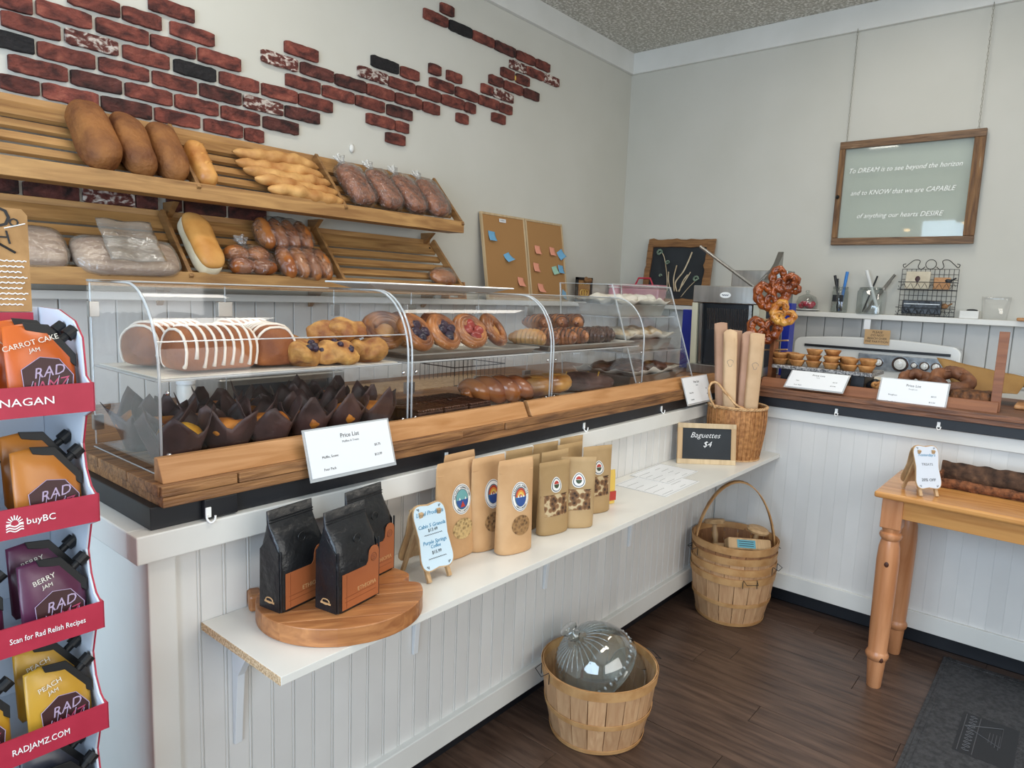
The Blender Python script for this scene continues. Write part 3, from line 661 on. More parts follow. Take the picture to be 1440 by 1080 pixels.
# ---- contents
def tray(name, loc, w_, d, h_, m, lab):
    t = thing(name, lab, 'tray', loc); g = G(); V = []
    for a, c, z in ((w_/2-.012, d/2-.012, 0), (w_/2, d/2, h_), (w_/2+.007, d/2+.007, h_), (w_/2+.007, d/2+.007, h_-.004)):
        V.append([g.b.verts.new(q) for q in ((-a, -c, z), (a, -c, z), (a, c, z), (-a, c, z))])
    g.b.faces.new(V[0])
    for i in range(3):
        for j in range(4): g.b.faces.new((V[i][j], V[i][(j+1) % 4], V[i+1][(j+1) % 4], V[i+1][j]))
    g.obj('tray_body', m, t, solid=.0015, bev=.002)
    G().box((-w_/2+.02, -d/2+.02, .002), (w_/2-.02, d/2-.02, .0035)).obj('paper_liner', M_parch, t)
    return t
tray('baking_tray', (1.60, 1.62, 1.292), .58, .30, .018, M_alu, 'silver tray under the fruit danishes')
tray('baking_tray', (2.25, 1.62, 1.292), .58, .30, .018, M_alu, 'silver tray under the striped croissants')
tray('baking_tray', (1.50, 1.58, 1.092), .38, .27, .016, M_alu, 'silver tray under the dark brownies')
tray('baking_tray', (1.81, 1.64, 1.092), .20, .28, .014, M_alu, 'small silver tray under the twisted bread')
o = G().box((.615, 1.462, 1.2905), (1.255, 1.785, 1.2925)).obj('paper_liner', M_parch); tag(o, 'white paper under the iced loaves and scones', 'paper')
def iced(loc, rz, L_, lab, seed):
    t = thing('iced_loaf', lab, 'cake', loc, rz); W_ = .118; H_ = .100
    def sec(a):   # a 0..1 around cross-section (y,z)
        th = 2*PI*a; y = math.cos(th); z = math.sin(th)
        if z < 0: y = math.copysign(abs(y)**.45, y); z = -abs(z)**.4
        else: y = math.copysign(abs(y)**.8, y)
        wv = 1 if z > 0 else .86+.14*(1+z)
        return y*W_/2*wv, (z*.62+.38)*H_ if z > 0 else (.38+z*.38)*H_
    def f(u, v):
        e = (1-abs(2*v-1)**9)**.5 if 0 < v < 1 else 0
        y, z = sec(u); x = (v-.5)*L_
        nz = mn.noise(Vector((x*20, y*20+seed, z*20)))*.004
        return Vector((x, y*e+nz*(e > 0), .004+(z-.03)*e+.03))
    G().grid(f, 28, 26, wrapu=True).obj('cake_body', M_cake, t, smooth=True)
    n = int(L_/.021); rb = random.Random(seed)
    for i in range(n):
        v = (i+.7)/(n+.4); dr0 = rb.uniform(-.10, .30); dr1 = rb.uniform(-.06, .16); pts = []
        for k_ in range(15):
            a = -dr0*.5+.0+(.5+dr0*.5+dr1)*k_/14 if False else (-.02-dr1 if True else 0)+(.54+dr1)*k_/14
            a = .5+.02+dr0*.22-(.54+dr0*.22+dr1*.8)*k_/14
            q = f(a, min(.97, max(.03, v+.012*math.sin(k_*.5)))); c = Vector((q.x, 0, .035))
            dv = (q-c).normalized(); pts.append(q+dv*.002)
        r = [.0050]+[.0033]*13+[.003]
        G().tube(pts, r, 6).obj('icing_stripe', M_icing, t, smooth=True)
iced((.735, 1.690, 1.2925), .42, .21, 'iced loaf cake at the left end of the case, turned to the back', 1)
iced((.762, 1.538, 1.2925), .04, .20, 'iced loaf cake along the glass front, icing running down its side', 2)
iced((.918, 1.575, 1.2925), 1.40, .17, 'iced loaf cake with its round end facing the front, beside the scones', 3)
iced((.945, 1.728, 1.2925), .1, .17, 'iced loaf cake standing behind the others', 4)
def scone(loc, rz, berries, lab, seed, up=0):
    t = thing('scone', lab, 'scone', loc, rz, 'scones in the first display case')
    def fn(p):
        a = math.atan2(p.y, p.x); k_ = 1+.16*math.cos(3*a); return Vector((p.x*k_, p.y*k_, math.copysign(abs(p.z)**.7, p.z)))
    G().blob((0, 0, .030), (.058, .053, .031), 4, .008, 30, seed, fn=fn).obj('scone_body', M_scone, t, smooth=True)
    rb = random.Random(seed)
    if berries:
        for i in range(10):
            a = -2.8+.3*i+rb.uniform(-.1, .1); el = rb.uniform(.0, 1.1)
            G().blob((.052*math.cos(a)*math.cos(el), .049*math.sin(a)*math.cos(el), .030+.028*math.sin(el)), (.011, .009, .009), 2, .002, 60, i).obj('blueberry', M_berry, t, smooth=True)
sc_ = [(.985, 1.515, 0, 1, 'blueberry scone at the left front, beside the iced loaves'), (1.075, 1.505, 0, 1, 'blueberry scone at the front in the middle of the row'), (1.185, 1.512, 0, 0, 'plain golden scone at the right front of the pile'), (1.03, 1.60, 0, 0, 'plain scone behind the two blueberry scones'), (1.12, 1.59, .046, 0, 'plain scone on top of the pile'), (1.195, 1.625, 0, 0, 'plain scone at the back right of the pile'), (1.155, 1.565, .052, 0, 'craggy golden scone, highest of the pile')]
for i, (x, y, dz, bz, lb) in enumerate(sc_): scone((x, y, 1.294+dz), i*1.3, bz, lb, i)
# muffins in tulip liners
def liner_mesh(seed, mm_):
    rb = random.Random(seed); ph = rb.uniform(0, 1.5)
    def f(u, v):
        a = 2*PI*u; pk = 1-abs(((a+ph)/(PI/2)) % 1*2-1); pk = pk**1.25
        top = .076+.056*pk*(1+.25*math.sin(a*2+seed))
        z = top*v; r = .031+.020*min(1, v*1.6)+max(0, v-.55)*.034*(.6+pk*(1+.5*math.sin(a*3+seed)))
        r *= 1+.05*math.cos(8*a)*v
        return Vector((r*math.cos(a), r*math.sin(a), z))
    g = G(); g.grid(f, 32, 7, wrapu=True)
    g.lathe([(0, 0.001), (.031, .001)], 32)
    return g
protos = []
for s_ in range(4):
    t = thing('muffin', 'x', 'muffin', (0, 0, 0), 0, 'muffins in the first display case')
    liner_mesh(s_, 0).obj('paper_liner', M_liner, t, smooth='auto', solid=.0012, fix=False)
    G().blob((0, 0, .068), (.047, .047, .026), 3, .006, 34, s_).obj('muffin_top', M_muffy if s_ == 3 else M_muffin, t, smooth=True)
    protos.append(t)
rows = ((1.498, 6), (1.602, 6), (1.712, 6)); used = set()
rn = ('front', 'middle', 'back'); on = ('first', 'second', 'third', 'fourth', 'fifth', 'sixth')
for r, (y, n) in enumerate(rows):
    for i in range(n):
        k_ = 3 if (r == 0 and i == 0) else rnd.choice([0, 1, 2]); x = .672+i*.105+(.012 if r == 1 else 0)
        if k_ == 3: lb = 'muffin with bright yellow lemon top nearest the corner of the case'
        else: lb = f'muffin in a dark brown paper liner, {on[i]} from the left in the {rn[r]} row'
        rz_ = rnd.uniform(0, 6)
        if k_ == 3: rz_ = 0.6
        if k_ not in used:
            used.add(k_); p = protos[k_]; p.location = (x, y, CT+.001); p.rotation_euler = (0, 0, rz_); p['label'] = lb
        else: dup(protos[k_], (x, y+rnd.uniform(-.006, .006), CT+.001), rz_, lb)
for k_ in range(4):
    if k_ not in used:
        for c in list(protos[k_].children): bpy.data.objects.remove(c)
        bpy.data.objects.remove(protos[k_])
# danishes : spiral ovals standing tilted towards the glass
def danish(loc, rz, kind, lab, seed, tilt=.95, r=.062, grp='danishes on the silver tray'):
    t = thing('danish', lab, 'pastry', loc, 0, grp, (tilt, 0, rz))
    g = G(); pts = []; rr = []
    for i in range(66):
        a = i*.235; q = r*(1-i/66*.45); pts.append((q*math.cos(a), q*math.sin(a)*.9, .012+i*.0002)); rr.append(.0165-.006*i/66)
    g.tube(pts, rr, 10).obj('coiled_dough', M_pastry, t, smooth=True)
    G().blob((0, 0, .006), (r*.8, r*.72, .018), 3, .003, 30, seed).obj('custard_base' if kind != 'snail' else 'pastry_base', M_custard if kind != 'snail' else M_pastryg, t, smooth=True)
    rb = random.Random(seed)
    if kind in ('plum', 'cherry'):
        for i in range(4):
            a = i*PI/2+rb.uniform(-.3, .3)
            G().blob((.023*math.cos(a), .021*math.sin(a),   .029), (.021, .017, .010), 3, .002, 60, seed+i).obj('fruit', M_berry if kind == 'plum' else M_cherry, t, smooth=True)
    g = G()
    for i in range(150):
        a = rb.uniform(0, 2*PI); q = r*rb.uniform(.75, 1.12); g.cbox((q*math.cos(a), q*.9*math.sin(a), .027-abs(q/r-.95)*.03), (.0022, .0022, .0022), a)
    c = g.obj('sugar_grains', M_sugar, t); c['kind'] = 'stuff'
danish((1.375, 1.535, 1.357), .25, 'plum', 'sugared danish with dark plums, leftmost on the tray', 1)
danish((1.50, 1.545, 1.355), .18, 'plum', 'sugared danish with plums, second from the left', 2)
danish((1.625, 1.55, 1.355), .0, 'cherry', 'sugared danish with red cherries in its centre', 3)
danish((1.76, 1.57, 1.355), .35, 'snail', 'coiled pastry without fruit at the right of the danishes', 4)
danish((1.315, 1.60, 1.36), -.3, 'snail', 'coiled sugared pastry behind the first danish', 5)
danish((1.44, 1.66, 1.355), .1, 'snail', 'coiled pastry in the back row behind the plum danishes', 6)
danish((1.58, 1.66, 1.355), .1, 'snail', 'coiled pastry in the back row behind the cherry danish', 7)
def croissant(loc, rz, m, lab, seed, L_=.15, R_=.034, stripes=True, grp='striped croissants on the silver tray'):
    t = thing('croissant', lab, 'croissant', loc, rz, grp)
    def f(u, v):
        a = 2*PI*u; s_ = abs(2*v-1); r = R_*(1-s_**2.2)**.6+.004; r *= 1+.09*(((v*9) % 1)-.5)*2
        x = (v-.5)*L_; y = .25*L_*(s_**2)
        return Vector((x, y+math.cos(a)*r, R_+math.sin(a)*r*.9))
    G().grid(f, 16, 54, wrapu=True).obj('croissant_body', m, t, smooth=True)
    if stripes:
        for i in range(6):
            v = .16+i*.135; G().tube([f(.5-.5*k_/10+.01, v+.05*k_/10)+Vector((0, 0, .001)) for k_ in range(11)], .0028, 5).obj('chocolate_stripe', M_choc, t, smooth=True)
cl = ('nearest the danishes', 'second along the tray', 'third along the tray', 'fourth along the tray', 'fifth along the tray', 'at the far end of the tray')
for i in range(6): croissant((1.99+i*.098, 1.575+.012*(i % 2), 1.297), PI/2+.25, M_pastryg if i == 0 else (M_pastry if i < 4 else M_choc), ('plain golden' if i == 0 else 'chocolate striped' if i < 4 else 'dark chocolate')+' croissant '+cl[i], i, stripes=i > 0)
for i in range(3): croissant((2.16+i*.11, 1.66, 1.345), PI/2-.3, M_pastry, 'sugared croissant stacked in the upper layer, '+('left', 'middle', 'right')[i]+' one', i+7)
# brownies
for i in range(2):
    for j in range(3):
        o = G().grid(lambda u, v: Vector(((u-.5)*.105, (v-.5)*.095, .0)), 1, 1); o.b.free()
        t = thing('brownie', 'iced brownie slab, '+('front', 'back')[i]+' row '+('left', 'middle', 'right')[j], 'brownie', (1.393+.108*j+.012*i, 1.515+.11*i, 1.0975), .03*j, 'brownies on the silver tray')
        G().box((-.051, -.048, 0), (.051, .048, .040)).obj('brownie_base', M_chocd, t, bev=.004)
        G().grid(lambda u, v: Vector(((u-.5)*.1, (v-.5)*.094, .043+.0022*math.sin(u*60+v*8)+.002*mn.noise(Vector((u*8, v*8, j))))), 40, 6).obj('ridged_icing', M_choc, t, smooth=True, solid=.003)
# twisted bread and brioche
t = thing('twisted_bread', 'long glossy twisted brown bread in the lower second case', 'bread', (1.845, 1.595, 1.112), -.45)
t.scale = (1.25, 1.25, 1.25)
for s_ in (0, 1):
    G().tube(spline([(-.115+.023*i, .020*math.cos(i*1.57+s_*PI), .030+.013*math.sin(i*1.57+s_*PI)) for i in range(11)], 5), [.010+.020*math.sin(PI*min(1, max(0, i/50)))**.5 for i in range(51)], 12).obj('dough_strand', M_bun, t, smooth=True)
t = thing('brioche_coil', 'big golden brown coiled brioche behind the glass joint', 'bread', (2.06, 1.56, 1.092), .1, None)
t.scale = (1.2, 1.2, 1.2)
for s_, c, sg in ((0, -.052, 1), (1, .055, -1)):
    G().tube([(c+sg*(.052-.0019*i*.45)*math.cos(i*.3+s_*PI) , (.052-.0008*i)*math.sin(i*.3)*.9, .045+.0006*i) for i in range(38)], [.034-.0004*i for i in range(38)], 12).obj('dough_coil', mat('brioche', '#6e3514', '#d8a04e', sc=11, rough=.3, coat=.4, bump=.15), t, smooth=True)
t = thing('rye_loaf', 'long dark rye loaf lying at the end of the third case', 'bread', (2.37, 1.60, 1.094), -.5)
G().blob((0, 0, .042), (.15, .05, .042), 4, .003, 18, 4, fn=lambda p: Vector((p.x, p.y, p.z if p.z > 0 else -abs(p.z)**.7))).obj('loaf_body', mat('rye_crust', '#3a2822', '#6b5148', sc=14, rough=.6, bump=.3, bsc=50), t, smooth=True)
for i in range(4): G().tube([(-.09+.05*i, -.03, .070), (-.07+.05*i, 0, .0835), (-.05+.05*i, .03, .072)], .0025, 5).obj('slash', M_custard, t)
# things on top of the cases
t = thing('white_tray', 'long white tray lying on top of the second display case', 'tray', (1.84, 2.0, 1.492), 0)
bpy.data.objects.remove(t)
t = thing('white_tray', 'long white tray lying on top of the second display case', 'tray', (1.58, 1.70, 1.4915), .0)
g = G(); V = []
for a, c, z in ((.26, .06, 0), (.315, .098, .016), (.322, .105, .016)):
    V.append([g.b.verts.new(q) for q in ((-a, -c, z), (a, -c, z), (a, c, z), (-a, c, z))])
g.b.faces.new(V[0])
for i in range(2):
    for j in range(4): g.b.faces.new((V[i][j], V[i][(j+1) % 4], V[i+1][(j+1) % 4], V[i+1][j]))
g.obj('tray_body', M_enamel, t, solid=.002, bev=.002)
G().tube([(-.322, -.105, .016), (.322, -.105, .016), (.322, .105, .016), (-.322, .105, .016)], .0025, 5, closed=True).obj('rim', M_enamel, t)

# ================================================================ PRICE CARDS
def card(loc, rot, w_, h_, lab, lines, holder=True):
    t = thing('price_card', lab, 'price card', loc, 0, None, rot)   # local: x right, y up the card, z out
    if holder: G().box((-w_/2-.006, -h_/2-.008, -.003), (w_/2+.006, h_/2+.004, -.0012)).obj('clear_holder', M_acryE, t)
    G().box((-w_/2, -h_/2, -.001), (w_/2, h_/2, .0004)).obj('paper', M_paper, t)
    for s_, x, y, z, m, al in lines: text('lettering', s_, z, m, t, (x*w_, y*h_, .0006), (0, 0, 0), align=al)
    return t
LN = lambda a, b_, c, d, e: [('Price List', 0, .30, .0150, M_ink, 'CENTER'), (a, 0, .17, .0075, M_inkg, 'CENTER'), (b_, -.36, -.10, .0085, M_ink, 'LEFT'), (c, .36, -.02, .0085, M_ink, 'RIGHT'), (d, -.36, -.36, .0085, M_ink, 'LEFT'), (e, .36, -.24, .0085, M_ink, 'RIGHT')]
card((1.022, 1.356, 1.103), (PI/2-.30, 0, 0), .245, .112, 'white price card in a clear holder below the muffins', LN('Muffins & Treats', 'Muffin, Scone', '$3.75', 'Four Pack', '$13.99'))
card((2.97, 1.358, 1.083), (PI/2-.33, 0, .0), .255, .118, 'small white bread price card beside the baguette basket', LN('Pastries', 'Pastry, Tart', '$4', 'Croissant', '$5'))
card((3.335, .945, 1.141), (PI/2-.95, 0, -PI/2), .25, .115, 'white price card in front of the tarts', LN('Tarts', 'Tart', '$3.50', 'Four Pack', '$12.00'))
card((3.332, .553, 1.128), (PI/2-.45, 0, -PI/2), .25, .122, 'white price card in front of the ring doughnuts', LN('Doughnuts', 'Doughnut', '$4.25', 'Four Pack', '$15.00'))

# ================================================================ SHELF THINGS
def loft(levels, n=28):
    """levels: (z, halfw, halfd, power, yoff)"""
    g = G(); R = []
    for z, a, b_, pw, yo in levels:
        ring = []
        for j in range(n):
            t_ = 2*PI*j/n; c, s_ = math.cos(t_), math.sin(t_)
            ring.append(g.b.verts.new((a*math.copysign(abs(c)**pw, c), yo+b_*math.copysign(abs(s_)**pw, s_), z)))
        R.append(ring)
    for i in range(len(R)-1):
        for j in range(n): g.b.faces.new((R[i][j], R[i][(j+1) % n], R[i+1][(j+1) % n], R[i+1][j]))
    g.b.faces.new(R[0][::-1]); g.b.faces.new(R[-1]); return g
def coffee(loc, rz, lab):
    t = thing('coffee_bag', lab, 'coffee bag', loc, rz, 'black coffee bags on the wooden board')
    w_, d, h_ = .0625, .037, .215
    lv = [(0, w_, d, .28, 0), (.006, w_, d, .28, 0), (.10, w_*1.0, d*1.02, .30, 0), (.145, w_*.99, d*.80, .34, 0), (.172, w_*.98, d*.38, .4, .004), (.186, w_*.98, .006, .4, .006), (h_, w_*.99, .0022, .4, .008)]
    loft(lv, 36).obj('bag_body', M_foilblack, t, smooth=True)
    for sx in (-1, 1):   # pressed corner seams
        G().cbox((sx*w_*.99, -d*.97, .07), (.0035, .004, .135)).obj('edge_seam', M_foilblack, t, bev=.001)
        G().prism([(-d*.85, .0), (d*.85, .0), (d*.8, .13), (0, .165), (-d*.8, .13)], sx*w_*.985, sx*w_*1.005, 'x').obj('side_gusset', M_foilblack, t, bev=.002)
    for z in (.190, .196): G().cbox((0, .0015, z), (.120, .002, .0022)).obj('zip_ridge', M_foilblack, t)
    y = -d-.0012
    pts = [(-.052, .006), (.060, .006), (.060, .108)]+[(.044+.016*math.cos(a), .108+.016*math.sin(a)) for a in (.5, 1., 1.57, 2.1, 2.7)]+[(.026, .092), (.02, .085), (-.052, .085)]
    lb = G().prism(pts, y-.0006, y+.001, 'y').obj('copper_label', M_copper, t); lb['label'] = 'copper brown printed label'
    text('lettering', 'ETHIOPIA', .0135, M_tan, lb, (.022, y-.0009, .040), (PI/2, 0, 0))
    for z in (.022, .032): G().box((-.045, y-.0009, z), (.052, y-.0005, z+.0006)).obj('printed_line', M_copperD, lb)
    G().box((-.040, y-.0009, .008), (-.0394, y-.0005, .083)).obj('printed_line', M_copperD, lb)
    G().tube([(.043+.009*math.cos(a), y-.0008, .098+.009*math.sin(a)) for a in [i*PI/8 for i in range(16)]], .0006, 4, closed=True).obj('round_mark', M_copperD, lb)
    for z in (.093, .097, .101): G().tube([(.037+.002*i, y-.0008, z+.001*math.sin(i*1.2)) for i in range(7)], .0005, 4).obj('wave_mark', M_copperD, lb)
    G().tube([(.0+.010*math.cos(a), -d*.70-.0035, .151+.010*math.sin(a)) for a in [i*PI/10 for i in range(20)]], .0012, 5, closed=True).obj('valve', M_foilblack, t, smooth=True)
    e = G().tube([(-w_*1.012, .011*math.cos(a), .022+.006*math.sin(a)) for a in [i*PI/8 for i in range(16)]], .0013, 5, closed=True).obj('gold_emblem', M_tan, t)
    G().cbox((-w_*1.012, 0, .018), (.0008, .030, .004)).obj('emblem_ribbon', M_tan, e)
    return t
BZ = .8055
coffee((.889, 1.194, BZ), .16, 'front black coffee bag with its whole copper label showing')
coffee((.810, 1.283, BZ), .16, 'black coffee bag at the left, label half hidden')
coffee((1.008, 1.282, BZ), .16, 'black coffee bag standing behind the front one')
# cutting board: laminated strips clipped to the outline
t = thing('serving_board', 'round teak board with scooped handles under the coffee bags', 'board', (.905, 1.235, .7655), -.60)
def rad(a): return .184 - (.035*math.exp(-(((a-.30+PI) % (2*PI)-PI)/.10)**2))
out = [(rad(2*PI*i/720)*math.cos(2*PI*i/720), rad(2*PI*i/720)*.93*math.sin(2*PI*i/720)) for i in range(720)]
vmin, vmax = min(p[1] for p in out), max(p[1] for p in out); NB = 7
for k_ in range(NB):
    a, b_ = vmin+(vmax-vmin)*k_/NB, vmin+(vmax-vmin)*(k_+1)/NB
    Ls, Rs = [], []
    for q in range(9):
        v = a+(b_-a)*q/8; v = min(max(v, vmin+.0004), vmax-.0004); xs_ = []
        for i in range(720):
            p, r2 = out[i], out[(i+1) % 720]
            if (p[1]-v)*(r2[1]-v) <= 0 and p[1] != r2[1]: xs_.append(p[0]+(v-p[1])/(r2[1]-p[1])*(r2[0]-p[0]))
        if xs_: Ls.append((min(xs_), v)); Rs.append((max(xs_), v))
    G().prism(Rs+Ls[::-1], 0, .040).obj('strip', M_board, t, bev=.0018)
G().cbox((-.190, .045, .02), (.028, .05, .038), .2).obj('handle', M_board, t, bev=.006)
# stand-up pouches
def pouch_front(w_, d, h_):
    def ab(z):
        v = min(1, max(0, z/h_)); return w_/2*(.95+.05*v), max(.0016, d/2*(1-v**1.35)**1.0)
    def front(x, z):
        a, b_ = ab(z); u = min(.995, abs(x)/a); return -b_*(1-u**2.4)**.5
    return ab, front
def patch(name, front, pts, m, parent, eps=.0008):
    cx = sum(p[0] for p in pts)/len(pts); cz = sum(p[1] for p in pts)/len(pts); g = G(); rings = []
    for s_ in (1, .75, .5, .25):
        rings.append([g.b.verts.new((cx+(x-cx)*s_, front(cx+(x-cx)*s_, cz+(z-cz)*s_)-eps, cz+(z-cz)*s_)) for x, z in pts])
    c = g.b.verts.new((cx, front(cx, cz)-eps, cz)); n = len(pts)
    for i in range(3):
        for j in range(n): g.b.faces.new((rings[i][j], rings[i][(j+1) % n], rings[i+1][(j+1) % n], rings[i+1][j]))
    for j in range(n): g.b.faces.new((rings[3][j], rings[3][(j+1) % n], c))
    return g.obj(name, m, parent, smooth=True)
def ell(cx, cz, a, b_, n=28, a0=0, a1=2*PI): return [(cx+a*math.cos(a0+(a1-a0)*i/(n if a1-a0 > 6 else n-1)), cz+b_*math.sin(a0+(a1-a0)*i/(n if a1-a0 > 6 else n-1))) for i in range(n)]
def sticker(t, front, cx, cz, a, b_, style):
    W_, NV, RD, OR, YE, BL, TE = M_sun
    s_ = patch('sticker', front, ell(cx, cz, a, b_), W_, t, .0010); s_['label'] = 'oval paper sticker'
    def q(nm, pts, m, e): patch(nm, front, pts, m, s_, e)
    q('dark_ring', ell(cx, cz, a*.94, b_*.94), NV, .0013); q('white_ring', ell(cx, cz, a*.90, b_*.90), W_, .0016)
    q('dark_ring', ell(cx, cz, a*.67, b_*.67), NV, .0018)
    if style == 'sun':
        q('sky', ell(cx, cz, a*.63, b_*.63), TE, .0021)
        for k_, m in ((.60, RD), (.46, OR), (.33, YE), (.18, RD)): q('sunrise_band', ell(cx, cz, a*k_, b_*k_, 16, 0, PI), m, .0024+.0003*(6-k_*10)/3)
        q('blue_hills', ell(cx, cz-.001, a*.61, b_*.60, 16, PI, 2*PI), BL, .0036)
    else:
        q('sky', ell(cx, cz, a*.63, b_*.63), TE, .0021)
        q('blue_hills', ell(cx, cz-.001, a*.60, b_*.58, 16, PI, 2*PI), BL, .0026); q('red_tent', [(cx-a*.25, cz-b_*.5), (cx+a*.25, cz-b_*.5), (cx, cz-b_*.1)], RD, .0032)
    for x in (-.3, 0, .3):
        if style == 'sun' or x: q('white_peak', [(cx+(x-.1)*a, cz-.02*b_), (cx+(x+.1)*a, cz-.02*b_), (cx+x*a, cz+.16*b_)], W_, .0040)
    return s_
def arc_text(t, front, body, cx, cz, a, b_, size, span, m, eps=.003, flip=False):
    n = len(body)
    for i, ch in enumerate(body):
        if ch == ' ': continue
        th = PI/2+span/2-span*i/(n-1) if not flip else -PI/2-span/2+span*i/(n-1)
        x, z = cx+a*math.cos(th), cz+b_*math.sin(th)
        text('letter', ch, size, m, t, (x, front(x, z)-eps, z), (PI/2, -(th-PI/2) if not flip else -(th+PI/2), 0))
def granola(loc, rz, w_, d, h_, lab, style='sun', letters='', oats=M_granola, detail=True, grp='granola pouches on the white shelf'):
    t = thing('granola_pouch', lab, 'pouch', loc, rz, grp); ab, fr = pouch_front(w_, d, h_)
    rb = random.Random(len(lab)); zs = [0, .004]+[h_*i/14 for i in range(1, 15)]
    lv = []
    for z in zs:
        a, b_ = ab(z); k_ = 1 if z > .003 else .93
        if z > h_*.985: a *= .94
        lv.append((z, a*k_, b_*k_, .83, 0))
    loft(lv, 40).obj('pouch_body', M_kraft, t, smooth=True)
    G().cbox((0, fr(0, h_*.86)*.55, h_*.87), (w_*.94, .0025, .003)).obj('zip_ridge', M_kraft, t, bev=.001)
    if detail:
        sticker(t, fr, w_*.06, h_*.60, w_*.245, h_*.155, style)
        wn_ = patch('oval_window', fr, ell(w_*.06, h_*.30, w_*.26, h_*.105), oats, t, .0012); wn_['label'] = 'oval window showing the granola'
        if letters: arc_text(wn_.parent, fr, letters, w_*.06, h_*.60, w_*.19, h_*.120, .0075, 2.7, M_ink); arc_text(t, fr, 'CABIN 5 GRANOLA', w_*.06, h_*.60, w_*.19, h_*.120, .0055, 1.5, M_ink, flip=True)
    return t
granola((1.462, 1.192, .766), -.20, .128, .060, .268, 'granola pouch with the sunrise sticker, front of the group', letters='ESPRESSO SUNRISE')
granola((1.318, 1.285, .766), -.02, .150, .062, .270, 'granola pouch with the camping sticker behind the chalk price sign', 'tent', 'NATURE CONNECTION', M_oats)
granola((1.425, 1.262, .766), -.10, .128, .055, .268, 'granola pouch half hidden directly behind the front sunrise one', letters='')
granola((1.385, 1.338, .766), .0, .128, .05, .272, 'granola pouch at the back against the counter front')
def snack(loc, rz, w_, h_, lab, front_=True):
    t = thing('snack_pouch', lab, 'pouch', loc, rz, 'windowed snack pouches on the white shelf'); d = .05; ab, fr = pouch_front(w_, d, h_)
    lv = [(z, ab(z)[0]*(1 if z > .003 else .93), ab(z)[1]*(1 if z > .003 else .93), .83, 0) for z in [0, .004]+[h_*i/14 for i in range(1, 15)]]
    loft(lv, 36).obj('pouch_body', M_kraft2, t, smooth=True)
    if front_:
        n = 10; pts = [(-w_*.46+w_*.92*i/n, h_*.26) for i in range(n+1)]+[(w_*.46-w_*.92*i/n, h_*.55) for i in range(n+1)]
        wd = patch('clear_window', fr, pts, M_trail, t, .0010); wd['label'] = 'window band showing dried fruit and seeds'
        s_ = patch('sticker', fr, [(w_*.0+.021*math.cos(a)*(1-.25*math.sin(a)), h_*.68+.024*math.sin(a)) for a in [2*PI*i/24 for i in range(24)]], M_sun[0], t, .0012)
        patch('dark_ring', fr, [(.018*math.cos(a)*(1-.25*math.sin(a)), h_*.68+.021*math.sin(a)) for a in [2*PI*i/24 for i in range(24)]], M_sun[1], s_, .0016)
        patch('white_ring', fr, [(.0155*math.cos(a)*(1-.25*math.sin(a)), h_*.68+.0185*math.sin(a)) for a in [2*PI*i/24 for i in range(24)]], M_sun[0], s_, .0019)
        patch('sunrise_band', fr, ell(0, h_*.69, .0095, .010, 12, 0, PI), M_sun[2], s_, .0023)
        patch('forest', fr, ell(0, h_*.685, .010, .012, 12, PI, 2*PI), mat('forest_green', '#3c4a32'), s_, .0025)
    return t
snack((1.665, 1.205, .766), -.20, .125, .225, 'windowed snack pouch beside the front granola pouch')
snack((1.765, 1.185, .766), -.70, .115, .225, 'windowed snack pouch turned sideways, in the middle of the row')
snack((1.935, 1.225, .766), -.35, .120, .228, 'windowed snack pouch at the right end, nearest the papers')
for i, (x, y, lb) in enumerate(((1.62, 1.285, 'plain kraft pouch behind the first windowed pouch'), (1.755, 1.27, 'plain kraft pouch behind the middle windowed pouch'), (1.88, 1.30, 'plain kraft pouch behind the right windowed pouch'), (1.68, 1.36, 'plain kraft pouch against the counter front, left one'), (1.82, 1.36, 'plain kraft pouch against the counter front, middle one'), (1.97, 1.36, 'plain kraft pouch against the counter front, right one'))):
    snack((x, y, .766), -.12, .125, .232, lb, False)
t = thing('tea_packet', 'small yellow and red packet beside the last snack pouch', 'packet', (2.045, 1.245, .766), -.3)
loft([(0, .03, .012, .5, 0), (.10, .03, .008, .5, 0), (.12, .03, .002, .5, 0)]).obj('packet_body', M_sun[4], t, smooth='auto')
G().box((-.029, -.0135, .012), (.029, -.0122, .045)).obj('red_band', M_sun[2], t)
